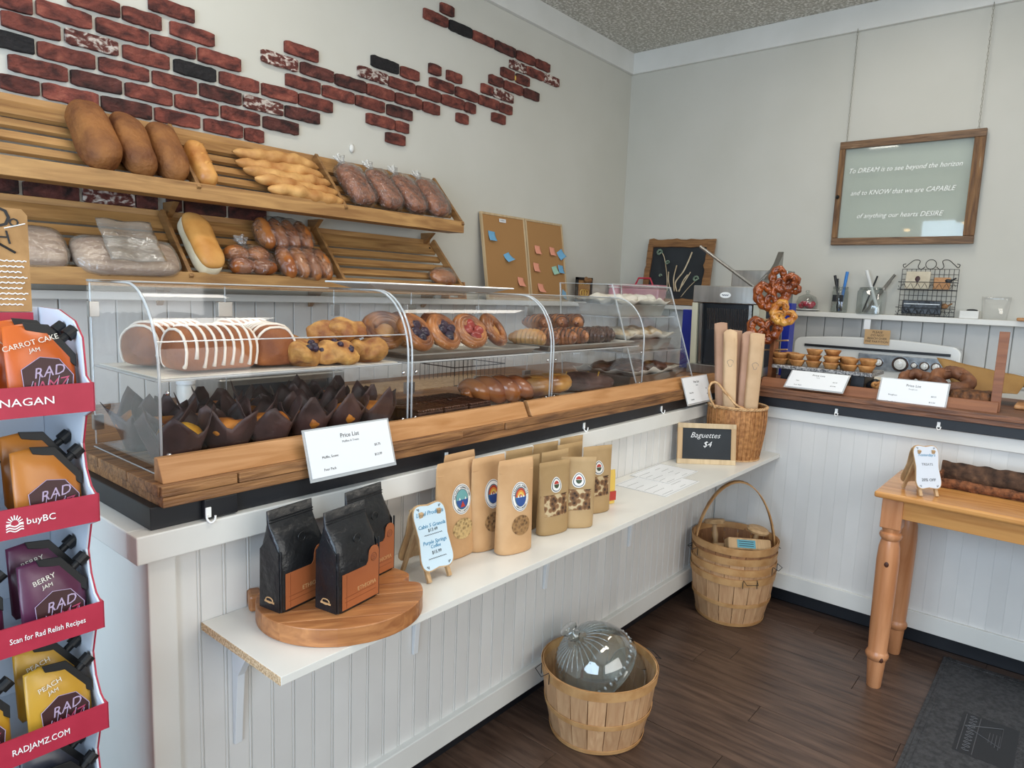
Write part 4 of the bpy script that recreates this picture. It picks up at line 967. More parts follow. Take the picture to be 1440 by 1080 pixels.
# scalloped easel signs
def easel(loc, rz, w_, h_, lab, lines, edge=M_light, board=None):
    t = thing('easel_sign', lab, 'sign', loc, rz)
    def outl(s_=1):
        n = 48; pts = []
        for i in range(n):
            a = 2*PI*i/n; x = math.copysign(abs(math.cos(a))**.35, math.cos(a)); z = math.copysign(abs(math.sin(a))**.35, math.sin(a))
            k_ = 1-.09*math.cos(z*PI*1.0)*(abs(x) > .7)*(1-abs(z)**4) - .035*math.cos(x*PI*1.5)*(abs(z) > .8)
            pts.append((x*w_/2*k_*s_, h_*.5+z*h_/2*s_*(1-.03*math.cos(x*5)*(abs(z) > .8))))
        return pts
    tl = .32; M = Matrix.Translation((0, 0, .030)) @ Matrix.Rotation(-tl, 4, 'X')
    G().prism(outl(1), 0, .004, 'y', M).obj('scalloped_board', edge, t)
    bd = G().prism(outl(.965), -.0008, 0.0002, 'y', M).obj('written_face', board or mat('pale_blue_board', '#c3d6e0', rough=.5), t); bd['label'] = 'written face of the sign'
    M2 = Matrix.Translation((0, .004+h_*math.sin(tl)*2, .030)) @ Matrix.Rotation(tl, 4, 'X')
    G().prism(outl(1), -.004, 0, 'y', M2).obj('rear_board', edge, t)
    for sx in (-1, 1):
        for fy, dy in ((-.022, 1), (.016+h_*math.sin(tl)*2+.006, -1)):
            a = Vector((sx*w_*.32, fy, 0)); b_ = Vector((sx*w_*.28, .014+h_*math.sin(tl)*.9, .03+h_*.84))
            v = b_-a; L_ = v.length; q = v.to_track_quat('Z', 'Y').to_matrix().to_4x4()
            G().box((-.0055, -.004, 0), (.0055, .004, L_), Matrix.Translation(a+Vector((0, .020*dy, .0015))) @ q).obj('leg', edge, t)
    R2 = (PI/2-tl, 0, 0)
    for s_, zz, sz, m, sh_ in lines:
        p = M @ Vector((0, -.0014, zz*h_)); text('lettering', s_, sz, m, bd, p, R2, shear=sh_)
    for sx in (-1, 1):
        for zz in (.06, .94):
            G().tube([M @ Vector((sx*w_*(.34+.03*math.cos(k_)), -.0014, h_*(zz+.02*math.sin(k_*2)))) for k_ in [.5*i for i in range(9)]], .0006, 4).obj('corner_flourish', M_ink, bd)
    for zz in (.17, .53) if len(lines) > 4 else ():
        G().tube([M @ Vector((-w_*.28+w_*.56*i/20, -.0014, h_*(zz+.012*(i % 2)))) for i in range(21)], .0006, 4).obj('wavy_line', M_ink, bd)
    return t
easel((1.175, 1.195, .7655), -.05, .105, .165, 'blue scalloped easel sign listing local granola and coffee prices', [('Local Products', .86, .0150, M_inkb, .3), ('Cabin 5 Granola', .67, .0135, M_inkb, .2), ('$13.49', .60, .0115, M_ink, .1), ('Purple Springs', .42, .0135, M_inkb, .2), ('Coffee', .35, .0125, M_inkb, .2), ('$15.99', .26, .0115, M_ink, .1)])
for i, (x, y, rz, w_, d) in enumerate(((2.42, 1.245, .02, .30, .22), (2.58, 1.30, .03, .28, .18))):
    t = thing('order_form', ('printed paper menu lying flat nearest the pouches', 'printed paper menu lying flat beside the chalk sign')[i], 'paper', (x, y, .7655+.0006*i), rz)
    G().box((-w_/2, -d/2, 0), (w_/2, d/2, .0005)).obj('sheet', M_paper, t)
    g = G()
    for a in range(5):
        for b_ in range(2): g.box((-w_*.44+b_*w_*.5, -d*.40+a*d*.17, .0005), (-w_*.44+b_*w_*.5+w_*rnd.uniform(.15, .36), -d*.40+a*d*.17+.0016, .0008))
    g.box((-w_*.49, -d*.47, .0005), (w_*.49, -d*.465, .0008)); g.box((-w_*.49, d*.465, .0005), (w_*.49, d*.47, .0008)); g.box((-w_*.495, -d*.47, .0005), (-w_*.49, d*.47, .0008)); g.box((w_*.49, -d*.47, .0005), (w_*.495, d*.47, .0008))
    g.obj('printed_lines', M_inkg, t)['kind'] = 'stuff'
# chalk sign 'Baguettes $4'
t = thing('chalk_sign', 'small framed chalkboard offering baguettes, leaning on the wicker basket', 'sign', (2.87, 1.245, .7655), -.872, None)
t.rotation_euler = (-.17, 0, -.872)
W_, H_ = .262, .182
for nm, a, b_ in (('frame_rail', (-W_/2, 0, 0), (W_/2, .014, .022)), ('frame_rail', (-W_/2, 0, H_-.022), (W_/2, .014, H_))): G().box(a, b_).obj(nm, M_corkf, t, bev=.001)
for x in (-W_/2, W_/2-.022): G().box((x, 0, .022), (x+.022, .014, H_-.022)).obj('frame_stile', M_light, t, bev=.001)
G().box((-W_/2+.02, .005, .02), (W_/2-.02, .011, H_-.02)).obj('chalkboard_panel', M_slate, t)
text('chalk_lettering', 'Baguettes', .034, M_chalk, t, (-.008, .0045, .128), shear=.4, off=-.0003)
text('chalk_lettering', '$4', .036, M_chalk, t, (.002, .0045, .088), shear=.3, off=-.0003)
# wicker basket with paper-sleeved baguettes
BX, BY = 3.125, 1.225
t = thing('wicker_basket', 'woven wicker basket full of paper sleeved baguettes', 'basket', (BX, BY, .7655))
def fwk(u, v):
    i = round(u*96); j = round(v*64); z = .004+.236*v; r = .110+.022*math.sin(v*1.9)-.004*v
    r += .0017*(1 if (i//2+j) % 2 else -1)
    return Vector((r*math.cos(2*PI*u), r*math.sin(2*PI*u), z))
G().grid(fwk, 96, 64, wrapu=True).obj('woven_body', M_wicker, t, smooth=True, solid=.003, fix=False)
G().lathe([(0, .006), (.110, .006)], 32).obj('woven_base', M_wicker, t)
g = G()
for i in range(36):
    a = 2*PI*i/36; g.tube([(r*math.cos(a), r*math.sin(a), z) for r, z in ((.1125, .004), (.121, .06), (.129, .12), (.1335, .18), (.132, .238))], .0022, 5)
g.obj('upright_canes', M_wicker, t, smooth=True)['kind'] = 'stuff'
for s_ in range(3): G().tube([((.131+.0045*math.cos(i*.9+s_*2.09))*math.cos(2*PI*i/120), (.131+.0045*math.cos(i*.9+s_*2.09))*math.sin(2*PI*i/120), .244+.0045*math.sin(i*.9+s_*2.09)) for i in range(120)], .0035, 6, closed=True).obj('rim_cane', M_wickerL, t, smooth=True)
G().tube([(.114*math.cos(2*PI*i/60), .114*math.sin(2*PI*i/60), .003) for i in range(60)], .004, 6, closed=True).obj('foot_cane', M_wickerL, t, smooth=True)
ha = spline([(-.102, -.015, .235), (-.128, .045, .285), (-.135, .060, .33), (-.118, .065, .352), (-.095, .055, .33), (-.09, .045, .28), (-.09, .035, .236)], 6)
ha = spline([(-.125, .055, .236), (-.150, .075, .29), (-.150, .078, .34), (-.125, .060, .355), (-.105, .02, .31), (-.095, -.03, .26), (-.085, -.085, .236)], 6)
G().tube(ha, .0052, 7).obj('handle_loop', M_wickerL, t, smooth=True); G().tube([Vector(p)+Vector((.004, .002, .006*math.sin(i))) for i, p in enumerate(ha)], .0035, 6).obj('handle_loop', M_wicker, t, smooth=True)
dirr = Vector((.54, -.84, 0))   # picture-right direction along the counter corner
for i, (s_, dep, top, wv, lean, mk, lb) in enumerate(((-.088, 0, 1.395, .060, -.085, M_sleeveD, 'first and darkest'), (-.050, -.03, 1.365, .062, -.06, M_sleeve, 'second'), (-.008, .025, 1.36, .070, -.055, M_sleeveD, 'third'), (.040, -.005, 1.358, .066, .0, M_sleeveD, 'fourth'), (.080, -.03, 1.352, .068, .012, M_sleeve, 'last and palest'))):
    p = Vector((BX, BY, .775))+dirr*(s_*.62)+Vector((.84, .54, 0))*dep
    L_ = top-.775
    t = thing('baguette_sleeve', f'paper baguette sleeve standing in the basket, {lb} counted from the display cases', 'paper bag', p, 0, 'paper sleeved baguettes in the wicker basket', (0, lean*1.0, -.9))
    def fs(u, v, wv=wv, L_=L_, i=i):
        a = 2*PI*u; k_ = 1 if v < .93 else 1-.0*(v-.93)
        x = math.copysign(abs(math.cos(a))**.55, math.cos(a))*wv/2; y = math.copysign(abs(math.sin(a))**.55, math.sin(a))*.020*(1 if v < .9 else max(.12, 1-(v-.9)*8.5))
        x *= .86+.14*v; zt_ = L_*v
        if v > .92: zt_ -= abs(x/wv)**2*.04*(i % 2+.5)
        return Vector((x, y, zt_+.003*mn.noise(Vector((x*30, v*9, i)))))
    g = G().grid(fs, 28, 30, wrapu=True); g.obj('paper_sleeve', mk, t, smooth=True)
    G().cbox((wv*.22, -.0195, L_*.5), (.0008, .0015, L_*.86)).obj('seam_fold', mk, t)
    if i in (1, 2, 4):
        pts = [( -.004+.012*math.cos(a)*(1+.3*math.sin(3*a)), -.0207, L_*.74+.016*math.sin(a)) for a in [i_*.3 for i_ in range(21)]]
        G().tube(pts, .0007, 4).obj('stamped_mark', M_inkg, t)
# ================================================================ FLOOR BASKETS
def bushel(name, loc, R0, R1, h_, n, lab, grp=None, handles=True, inner=True, rz=0, mid=True, ms=M_basket):
    t = thing(name, lab, 'basket', loc, rz, grp); sv = None
    for i in range(n):
        a = 2*PI*(i+.5)/n
        if sv is None:
            g = G(); wb_, wt_ = R0*math.sin(PI/n)*.97, R1*math.sin(PI/n)*.97
            g.prism([(-wb_, 0), (wb_, 0)] + [(wb_+(wt_-wb_)*.5, h_*.5), (wt_, h_), (-wt_, h_), (-(wb_+(wt_-wb_)*.5), h_*.5)], -.0012, .0012, 'x')
            for v in g.b.verts:
                z = v.co.z; v.co.x += (R0+(R1-R0)*(z/h_))*math.cos(PI/n) + .006*math.sin(PI*z/h_)
            o = g.obj('stave', ms, t); sv = o.data
        else:
            o = bpy.data.objects.new('stave', sv); COL.objects.link(o); o.parent = t
        o.rotation_euler = (0, 0, a)
    def band(z0, z1, off, nm):
        def f(u, v):
            z = z0+(z1-z0)*v; r = R0+(R1-R0)*z/h_+.006*math.sin(PI*z/h_)+off; return Vector((r*math.cos(2*PI*u), r*math.sin(2*PI*u), z+.0015*math.sin(6*PI*u)))
        G().grid(f, 72, 1, wrapu=True).obj(nm, M_basketH, t, solid=.0022)
    band(h_-.030, h_+.002, .0028, 'rim_hoop'); band(h_-.026, h_+.002, -.0035, 'inner_hoop')
    if mid: band(h_*.42, h_*.42+.018, .0028, 'middle_hoop')
    band(.002, .016, .0028, 'base_hoop')
    G().lathe([(0, .008), (R0*.98, .008), (R0*.98, .012), (0, .012)], 40).obj('base_board', M_basketD, t)
    if handles:
        for s_ in (0, PI):
            pts = [Vector(((R1+.006)*math.cos(s_+q), (R1+.006)*math.sin(s_+q), z)) for q, z in ((-.17, h_-.035), (-.17, h_-.004), (-.16, h_+.004))]+[Vector(((R1+.03)*math.cos(s_+q), (R1+.03)*math.sin(s_+q), h_-.008)) for q in (-.12, .12)]+[Vector(((R1+.006)*math.cos(s_+q), (R1+.006)*math.sin(s_+q), z)) for q, z in ((.16, h_+.004), (.17, h_-.004), (.17, h_-.035))]
            G().tube(pts, .0016, 5).obj('wire_handle', M_wire, t)
    return t
bushel('bushel_basket', (1.935, 1.170, .001), .158, .198, .240, 20, 'open bushel basket on the floor holding glass cake domes', rz=-.55)
b0 = (3.125, 1.185)
for i, (dz, lb) in enumerate(((0, 'bottom bushel basket of the nested stack by the corner'), (.048, 'second bushel basket from the bottom of the nested stack'), (.096, 'third bushel basket from the bottom of the nested stack'))):
    bushel('bushel_basket', (b0[0], b0[1], .001+dz), .152, .193, .240, 18, lb, 'nested bushel baskets', rz=-2.35+.8*i)
t = bushel('handled_basket', (b0[0], b0[1], .145), .155, .196, .240, 18, 'basket with tall bent wood handle on top of the nested stack', handles=False, rz=.3, ms=M_basketD)
hp = [Vector((.190*math.cos(PI*i/24)*(1-.18*math.sin(PI*i/24)), 0, .13+.375*math.sin(PI*i/24)**.75)) for i in range(25)]
hp[0].z = .10; hp[-1].z = .10
g = G(); gv = []
for p in hp:
    gv.append([g.b.verts.new(p+Vector((0, s_*.018, 0))) for s_ in (-1, 1)])
for i in range(24): g.b.faces.new((gv[i][0], gv[i][1], gv[i+1][1], gv[i+1][0]))
ho = g.obj('bent_handle', M_basketH, t, smooth=True, solid=.005); ho.rotation_euler = (0, 0, -1.25)
def turned(name, lab, loc, rot, prof, m, cat='kitchen tool'):
    o = G().lathe(prof, 24).obj(name, m, smooth='auto'); o.location = loc; o.rotation_euler = rot; return tag(o, lab, cat)
MUSH = [(0, 0), (.014, 0), (.016, .01), (.011, .03), (.015, .055), (.010, .09), (.012, .105), (.048, .110), (.052, .120), (.044, .130), (0, .133)]
turned('wooden_press', 'pale wooden press with round flat head at the back of the basket', (3.075, 1.255, .325), (-.2, .15, 0), MUSH, M_light)
turned('wooden_press', 'pale wooden press with round flat head beside the teal labelled block', (3.14, 1.105, .315), (.15, .05, 0), MUSH, M_light)
t = thing('labelled_block', 'brown wooden block with a teal label lying in the handled basket', 'block', (3.055, 1.095, .372), -.75, None, (-.55, .05, -.85))
G().box((-.10, -.03, -.02), (.10, .03, .035)).obj('block_body', M_light, t, bev=.008)
l_ = G().box((-.06, -.0312, -.012), (.025, -.0302, .025)).obj('teal_label', mat('teal_label', '#5a9aa8', rough=.5), t); l_['label'] = 'teal printed label'
for z in (-.004, .006, .016): G().box((-.052, -.0318, z), (.016, -.0312, z+.0025)).obj('printed_line', M_ink, l_)
t = thing('scrub_brush', 'wooden brush with black bristles in the handled basket', 'brush', (3.02, 1.21, .355), -.5, None, (.1, .1, -.5))
G().blob((0, 0, 0), (.075, .022, .012), 3, 0).obj('brush_back', M_light, t, smooth=True)
g = G()
for i in range(18):
    for j in range(4): g.tube([(-.055+.0065*i, -.012+.008*j, -.008), (-.055+.0065*i, -.012+.008*j, -.032)], .0016, 4)
g.obj('bristles', M_black, t)['kind'] = 'stuff'
# glass domes in the near basket
def dome(loc, rot, R_, H_, lab, knob=True):
    t = thing('glass_dome', lab, 'glass dome', loc, 0, None, rot)
    pr_ = [(R_, 0), (R_+.004, .004), (R_, .012)]+[(R_*math.cos(a)**.75 if a < 1.5 else .012, .012+(H_-.012)*math.sin(a)) for a in [i*.1 for i in range(1, 15)]]+[(.012, H_)]
    G().lathe(pr_, 48, wob=lambda t_, z: 1+(.035*abs(math.sin(t_*22)) if z > H_*.80 else 0)).obj('glass_bell', M_glassE, t, smooth=True, solid=.003)
    G().tube([(R_*1.01*math.cos(2*PI*i/48), R_*1.01*math.sin(2*PI*i/48), .004) for i in range(48)], .003, 6, closed=True).obj('rim', M_glassE, t, smooth=True)
    g = G()
    for i in range(40):
        a = 2*PI*i/40; g.blob(((R_*.995)*math.cos(a), (R_*.995)*math.sin(a), .030), (.0055, .0055, .009), 1)
    g.obj('beaded_band', M_rib, t, smooth=True)
    for k_ in range(28):
        a = 2*PI*k_/28; G().tube([((R_*math.cos(q)**.75+.002)*math.cos(a+.25*q), (R_*math.cos(q)**.75+.002)*math.sin(a+.25*q), .012+(H_-.012)*math.sin(q)) for q in (.85, .98, 1.1, 1.22, 1.34, 1.42)], .0022, 5).obj('flute', M_rib, t, smooth=True)
    if knob: G().lathe([(.012, H_-.002), (.013, H_+.008), (.022, H_+.014), (.024, H_+.020), (.015, H_+.026), (.018, H_+.040), (.030, H_+.046), (.032, H_+.051), (0, H_+.052)], 28).obj('knob', M_glassE, t, smooth=True)
    return t
dome((1.925, 1.165, .222), (-.52, -.42, .3), .146, .142, 'large clear glass cake dome with knob tilted in the basket')
t = thing('glass_stand', 'clear footed glass cake stand lying on its side in the basket', 'cake stand', (2.015, 1.105, .185), 0, None, (1.0, .45, -.5))
G().lathe([(0, 0), (.075, 0), (.088, .006), (.084, .012), (0, .008)], 40).obj('plate', M_glassE, t, smooth=True)
G().lathe([(.018, -.002), (.014, -.02), (.02, -.035), (.012, -.05), (.03, -.062), (.05, -.07), (.046, -.073), (0, -.066)], 32).obj('pedestal', M_glassE, t, smooth=True)

# ================================================================ PINE TABLE, LOG, SIGN, MAT
t = thing('pine_table', 'narrow orange pine table with turned legs against the counter', 'table', (0, 0, 0))
G().box((2.845, -1.1, .776), (3.325, .560, .800)).obj('table_top', M_pineY, t, bev=.007)
G().box((2.888, -1.0, .700), (2.908, .50, .775)).obj('apron', M_pineY, t, bev=.002)
G().box((3.265, -1.0, .700), (3.285, .50, .775)).obj('apron', M_pineY, t, bev=.002)
G().box((2.91, .495, .700), (3.27, .515, .775)).obj('end_apron', M_pine, t, bev=.002)
for x, y in ((2.915, .500), (3.268, .500), (2.915, -.98), (3.268, -.98)):
    l_ = G().box((-.036, -.036, .655), (.036, .036, .775)).obj('leg_block', M_pine, t, bev=.003, loc=(x, y, 0))
    G().lathe([(.024, 0), (.026, .004), (.033, .115), (.036, .118), (.041, .128), (.042, .138), (.037, .148), (.034, .155), (.037, .25), (.039, .40), (.040, .52), (.037, .575), (.031, .605), (.036, .612), (.040, .622), (.038, .632), (.031, .638), (.035, .655)], 32).obj('leg', M_pine, t, smooth='auto', loc=(x, y, 0))
kn = mat('knot', '#4a2413', rough=.5)
for x, y, z, r in ((2.8755, .497, .515, .009), (2.880, .478, .128, .008)):
    G().blob((x+.0015, y, z), (.0035, r, r*1.4), 2).obj('wood_knot', kn, t, smooth=True)
t = thing('bark_trough', 'long rustic bark edged trough lying along the table back', 'trough', (3.19, .40, .801), -.02)
for x, w_, h_, nm in ((.035, .022, .085, 'rear_bark_side'), (-.075, .016, .035, 'front_bark_side')):
    g = G()
    def fb(u, v, x=x, w_=w_, h_=h_):
        a = 2*PI*u; y = -1.0*v; n_ = mn.noise(Vector((y*28, math.cos(a)*1.3, math.sin(a)*1.3+x*9)))
        return Vector((x+(w_+.006*n_)*math.cos(a)*.8, y, h_*.52+(h_*.5+.008*n_)*math.sin(a)))
    g.grid(fb, 14, 120, wrapu=True).obj(nm, M_bark if x > 0 else M_barkr, t, smooth=True)
G().box((-.075, -1.0, .0), (.035, -.005, .012)).obj('trough_bottom', M_barkr, t)
G().box((-.07, -.012, .0), (.035, 0, .05)).obj('end_piece', M_barkr, t, bev=.003)
easel((2.915, .392, .8005), -.80, .098, .160, 'white scalloped easel sign on the pine table offering day-old treats', [("Yesterday's", .78, .0150, M_inkb, .3), ('TREATS', .56, .0130, M_inkg, 0), ('20% OFF', .20, .0150, M_ink, .1)], board=mat('pale_white_board', '#ccd2db', rough=.5))
t = thing('door_mat', 'black rubber floor mat with raised border and embossed logo', 'mat', (0, 0, 0))
G().box((1.3, -1.2, .0005), (3.38, .325, .006)).obj('mat_body', M_mat, t, bev=.002)
for a, b_ in (((1.3, .295, .006), (3.38, .31, .0085)), ((3.345, -1.2, .006), (3.36, .295, .0085))): G().box(a, b_).obj('raised_border', M_mat, t, bev=.001)
G().box((2.66, .03, .006), (2.95, .20, .0068)).obj('embossed_panel', mat('rubber_smooth', '#26272a', rough=.55), t)
g = G()
for i in range(4): g.tube([(2.76+.01*i+(.10-.01*i)*q/6, .08+.01*i, .0072) for q in range(7)], .0012, 4); 
g.tube([(2.78, .075, .0072), (2.85, .185, .0072), (2.92, .075, .0072)], .002, 4, closed=True)
for i in range(11): g.tube([(2.69+.024*i+.006*math.cos(a), .165+.011*math.sin(a), .0072) for a in [2*PI*j/10 for j in range(10 if i % 2 else 8)]], .0016, 4, closed=bool(i % 3))
g.tube([(2.67, .145, .0072), (2.94, .145, .0072)], .0016, 4); g.tube([(2.67, .188, .0072), (2.94, .188, .0072)], .0016, 4)
g.obj('embossed_emblem', mat('rubber_worn', '#55565a', rough=.7), t)

# ================================================================ RIGHT COUNTER GOODS
t = thing('granite_slab', 'speckled grey granite slab on dark trays carrying mini tarts', 'slab', (0, 0, 0))
G().box((3.43, .735, 1.172), (3.66, 1.19, 1.190)).obj('slab_top', M_granite, t, bev=.003)
for y in (.80, 1.12): G().box((3.45, y-.03, 1.0905), (3.64, y+.03, 1.1715)).obj('support_block', M_black, t, bev=.003)
rb = random.Random(5)
for i, (x, y, lb) in enumerate(((3.47, 1.08, 'dark wrapped snack under the granite slab, left'), (3.47, .95, 'dark wrapped snack under the granite slab, middle'), (3.46, .715, 'black wrapped snack with white print right of the tart card'))):
    t = thing('wrapped_snack', lb, 'snack', (x, y, 1.091), -PI/2+.1*i)
    G().blob((0, 0, .034), (.045, .028, .033), 3, .007, 40, i).obj('wrapper', M_foilblack, t, smooth=True)
    for k_ in range(3): G().tube([(-.025+.02*k_, -.030, .02+.01*k_), (-.015+.02*k_, -.033, .035), (-.005+.02*k_, -.028, .05)], .002, 5).obj('white_print', M_whiteink, t)
tp = None; nt_ = 0
def tart(loc, lb, base=True):
    global tp
    if tp is None:
        tp = thing('mini_tart', lb, 'tart', loc, 0, 'mini tarts on the granite slab'); tp.scale = (1.12, 1.12, 1.12)
        G().lathe([(0, 0), (.022, 0), (.031, .020), (.0335, .026), (.029, .027), (.026, .021), (0, .019)], 24, wob=lambda a, z: 1+.05*math.sin(a*9)*(z > .018)).obj('pastry_shell', M_tart, tp, smooth=True)
        G().blob((0, 0, .0205), (.026, .026, .004), 2, .002, 40).obj('filling', mat('tart_filling', '#a8652e', '#d79a5a', sc=30, rough=.3, coat=.4), tp, smooth=True)
    else: dup(tp, loc, rnd.uniform(0, 6), lb)
stacks = ((3.475, 1.165, 2, 'leftmost'), (3.53, 1.13, 2, 'second'), (3.472, 1.085, 2, 'third'), (3.485, 1.01, 3, 'tall fourth'), (3.475, .925, 2, 'fifth'), (3.55, .945, 3, 'rear middle'), (3.465, .845, 2, 'sixth'), (3.53, .875, 2, 'rear right'), (3.47, .770, 2, 'seventh'), (3.535, .785, 2, 'rightmost'))
for x, y, n_, nm in stacks:
    for k_ in range(n_): tart((x+rnd.uniform(-.003, .003), y+rnd.uniform(-.003, .003), 1.1905+.0275*k_), f'mini tart {"at the bottom" if k_ == 0 else "on top" if k_ == n_-1 else "in the middle"} of the {nm} stack on the granite slab')
def ring(loc, rot, R_, r, m, lab, seed, name='ring_doughnut', cat='doughnut'):
    g = G(); t = thing(name, lab, cat, loc, 0, 'ring cakes behind the right price card', rot)
    g.tube([((R_+.003*math.sin(7*a))*math.cos(a), (R_+.003*math.sin(7*a))*math.sin(a), r*.9+.004*math.sin(5*a+seed)) for a in [2*PI*i/48 for i in range(48)]], r, 14, closed=True)
    g.obj('dough_ring', m, t, smooth=True)
    rb = random.Random(seed)
    for k_ in range(5):
        a = rb.uniform(0, 6.2); G().blob((R_*math.cos(a), R_*math.sin(a), r*1.65), (.022, .012, .006), 2, .002, 40, k_).obj('craggy_bit', m, t, smooth=True).rotation_euler = (0, 0, 0)
ring((3.57, .585, 1.150), (0, -.45, 0), .050, .023, M_bundt, 'ring doughnut leaning behind the other ring, beside the tarts', 1)
ring((3.52, .440, 1.165), (.1, -.50, 0), .062, .027, M_bundt, 'biggest ring doughnut, tilted up in the middle', 2)
ring((3.43, .685, 1.093), (0, 0, 0), .034, .015, M_tart, 'small flat ring doughnut at the bottom of the pile by the card', 3)
ring((3.43, .685, 1.124), (0, 0, 0), .034, .015, M_tart, 'small flat ring doughnut on top of the pile by the card', 4)
ring((3.54, .56, 1.092), (0, 0, 0), .055, .026, M_pastry, 'flat ring doughnut under the tilted rings', 5)
t = thing('date_square', 'thick crumbly brown square cake in a foil pan beside the post', 'cake', (3.425, .350, 1.092), .03)
t.scale = (1, 1, 1.35)
G().box((-.05, -.072, 0), (.05, .072, .012)).obj('foil_pan', M_alu, t, bev=.003)
G().blob((0, 0, .028), (.055, .078, .024), 4, .004, 40, 3, fn=lambda p: Vector((math.copysign(abs(p.x)**.4, p.x), math.copysign(abs(p.y)**.4, p.y), math.copysign(abs(p.z)**.5, p.z)))).obj('cake_body', mat('crumb_cake', '#38200f', '#7d4d26', sc=40, det=8, rough=.7, bump=1, bsc=60), t, smooth=True)
t = thing('paper_bag', 'big brown paper bag lying open behind the ring doughnuts', 'paper bag', (3.68, .34, 1.125), 0)
for k_, (pts, nm) in enumerate((([(0, .19, .145), (.03, -.16, .085), (-.06, -.13, .02), (-.07, .09, .01)], 'front_panel'), ([(0, .19, .145), (.03, -.16, .085), (.13, -.20, .03), (.12, .14, .05)], 'rear_panel'))):
    g = G(); q = [Vector(p) for p in pts]
    g.grid(lambda u, v: q[0].lerp(q[1], u).lerp(q[3].lerp(q[2], u), v)+Vector((0, 0, .006*mn.noise(Vector((u*4, v*4, k_))))), 12, 10).obj(nm, mat('bag_brown', '#8a6636', '#9c7742', sc=8, rough=.7, bump=.3), t, smooth=True, solid=.0012)
t = thing('bread_board', 'round edged wooden board standing at the right edge of the counter', 'board', (3.62, .13, 1.0915), 0)
G().box((-.10, -.12, 0), (.10, .08, .018)).obj('board', M_strip, t, bev=.006)
G().prism([(.08*math.cos(a)-.04, .0+.075*max(0, math.sin(a))+.019) for a in [PI*i/16 for i in range(17)]], .0, .016, 'x').obj('round_end', M_strip, t, bev=.002)
t = thing('kraft_sheet', 'folded brown paper and white wrapping behind the granite slab', 'paper', (3.78, .72, 1.0912))
G().grid(lambda u, v: Vector(((u-.5)*.18, (v-.5)*.42, .055+.012*mn.noise(Vector((u*4, v*5, 3)))-.05*abs(u-.5))), 10, 14).obj('paper_fold', M_parch, t, smooth=True, solid=.001)
G().box((-.09, -.2, 0), (.09, .2, .045)).obj('carton', M_light, t, bev=.003)

# ================================================================ STOVE against the back wall
t = thing('vintage_stove', 'white enamel vintage stove with chrome dials behind the counter', 'stove', (4.90, 1.04, 0))
W2 = .475
def hump(s_=1, o=0): return [(-W2*s_, 1.02), (W2*s_, 1.02)]+[(W2*s_-.05+.05*math.cos(a)*1, 1.225+.045*math.sin(a)-o) for a in [PI/2*i/6 for i in range(7)]]+[(x, 1.270+.022*(1-(x/(W2-.05))**2)-o) for x in [(W2-.05)*(1-i/10) for i in range(21)]]+[(-W2*s_+.05-.05*math.sin(a), 1.225+.045*math.cos(a)-o) for a in [PI/2*i/6 for i in range(7)]]
G().prism(hump(), -.14, -.06, 'x').obj('backsplash', M_enamel, t, bev=.012)
G().box((-.155, -W2+.02, 1.095), (-.139, .07, 1.195)).obj('control_panel', mat('panel_grey', '#8e959b', '#b7bdc2', sc=30, rough=.25, metal=.6), t, bev=.004)
G().box((-.150, -W2+.05, 1.212), (-.138, W2-.07, 1.228)).obj('vent_slot', M_black, t)
for y, r in ((-.05, .020), (-.17, .034), (-.245, .014), (-.30, .020), (-.36, .020), (-.42, .018)):
    k_ = G().lathe([(0, 0), (r, 0), (r*.95, .010), (r*.6, .014), (r*.55, .028), (0, .03)], 24, Matrix.Translation((-.156, y, 1.145)) @ Matrix.Rotation(-PI/2, 4, 'Y')).obj('dial', M_enamel, t, smooth='auto')
    G().lathe([(r*1.02, 0), (r*1.35, 0), (r*1.35, .004), (r*1.02, .004)], 24, Matrix.Translation((-.156, y, 1.145)) @ Matrix.Rotation(-PI/2, 4, 'Y')).obj('dial_ring', M_chrome, k_, smooth='auto')
G().box((-.68, -W2, .93), (-.06, W2, .965)).obj('cooktop', M_enamel, t, bev=.008)
G().box((-.66, -W2+.01, .12), (-.06, W2-.01, .928)).obj('oven_body', M_enamel, t, bev=.01)
for x in (-.60, -.13):
    for y in (-.4, .4): G().cbox((x, y, .06), (.05, .05, .12)).obj('leg', M_enamel, t)
for x, y in ((-.5, -.3), (-.5, .3), (-.25, -.3), (-.25, .3)):
    G().tube([(x+.07*math.cos(a), y+.07*math.sin(a), .972) for a in [2*PI*i/24 for i in range(24)]], .006, 6, closed=True).obj('burner', M_wire, t)
t = thing('white_side_counter', 'white side counter with enamel sink edge right of the stove', 'counter', (4.62, .16, 0))
G().box((-.30, -.6, .0), (.29, .38, 1.10)).obj('cabinet_body', M_white, t, bev=.004)
G().box((-.32, -.6, 1.101), (.29, .385, 1.135)).obj('sink_top', M_enamel, t, bev=.012)
# hanging warning card
t = thing('hanging_notice', 'brown cardboard notice hanging under the white ledge', 'sign', (4.75, 1.015, 1.300), 0, None, (PI/2, 0, -PI/2))
G().box((-.072, -.046, -.001), (.072, .046, .001)).obj('cardboard', mat('notice_card', '#b9966a', '#c4a278', sc=9, rough=.7), t)
G().box((-.082, .046, -.0012), (-.045, .107, .0012)).obj('tape', M_paper, t)
for i, s_ in enumerate(('PLEASE', 'DO NOT', 'REACH OVER', 'THE PARTITION')): text('lettering', s_, .0185, M_ink, t, (0, .030-.0195*i, .0014), (0, 0, 0), shear=.1)

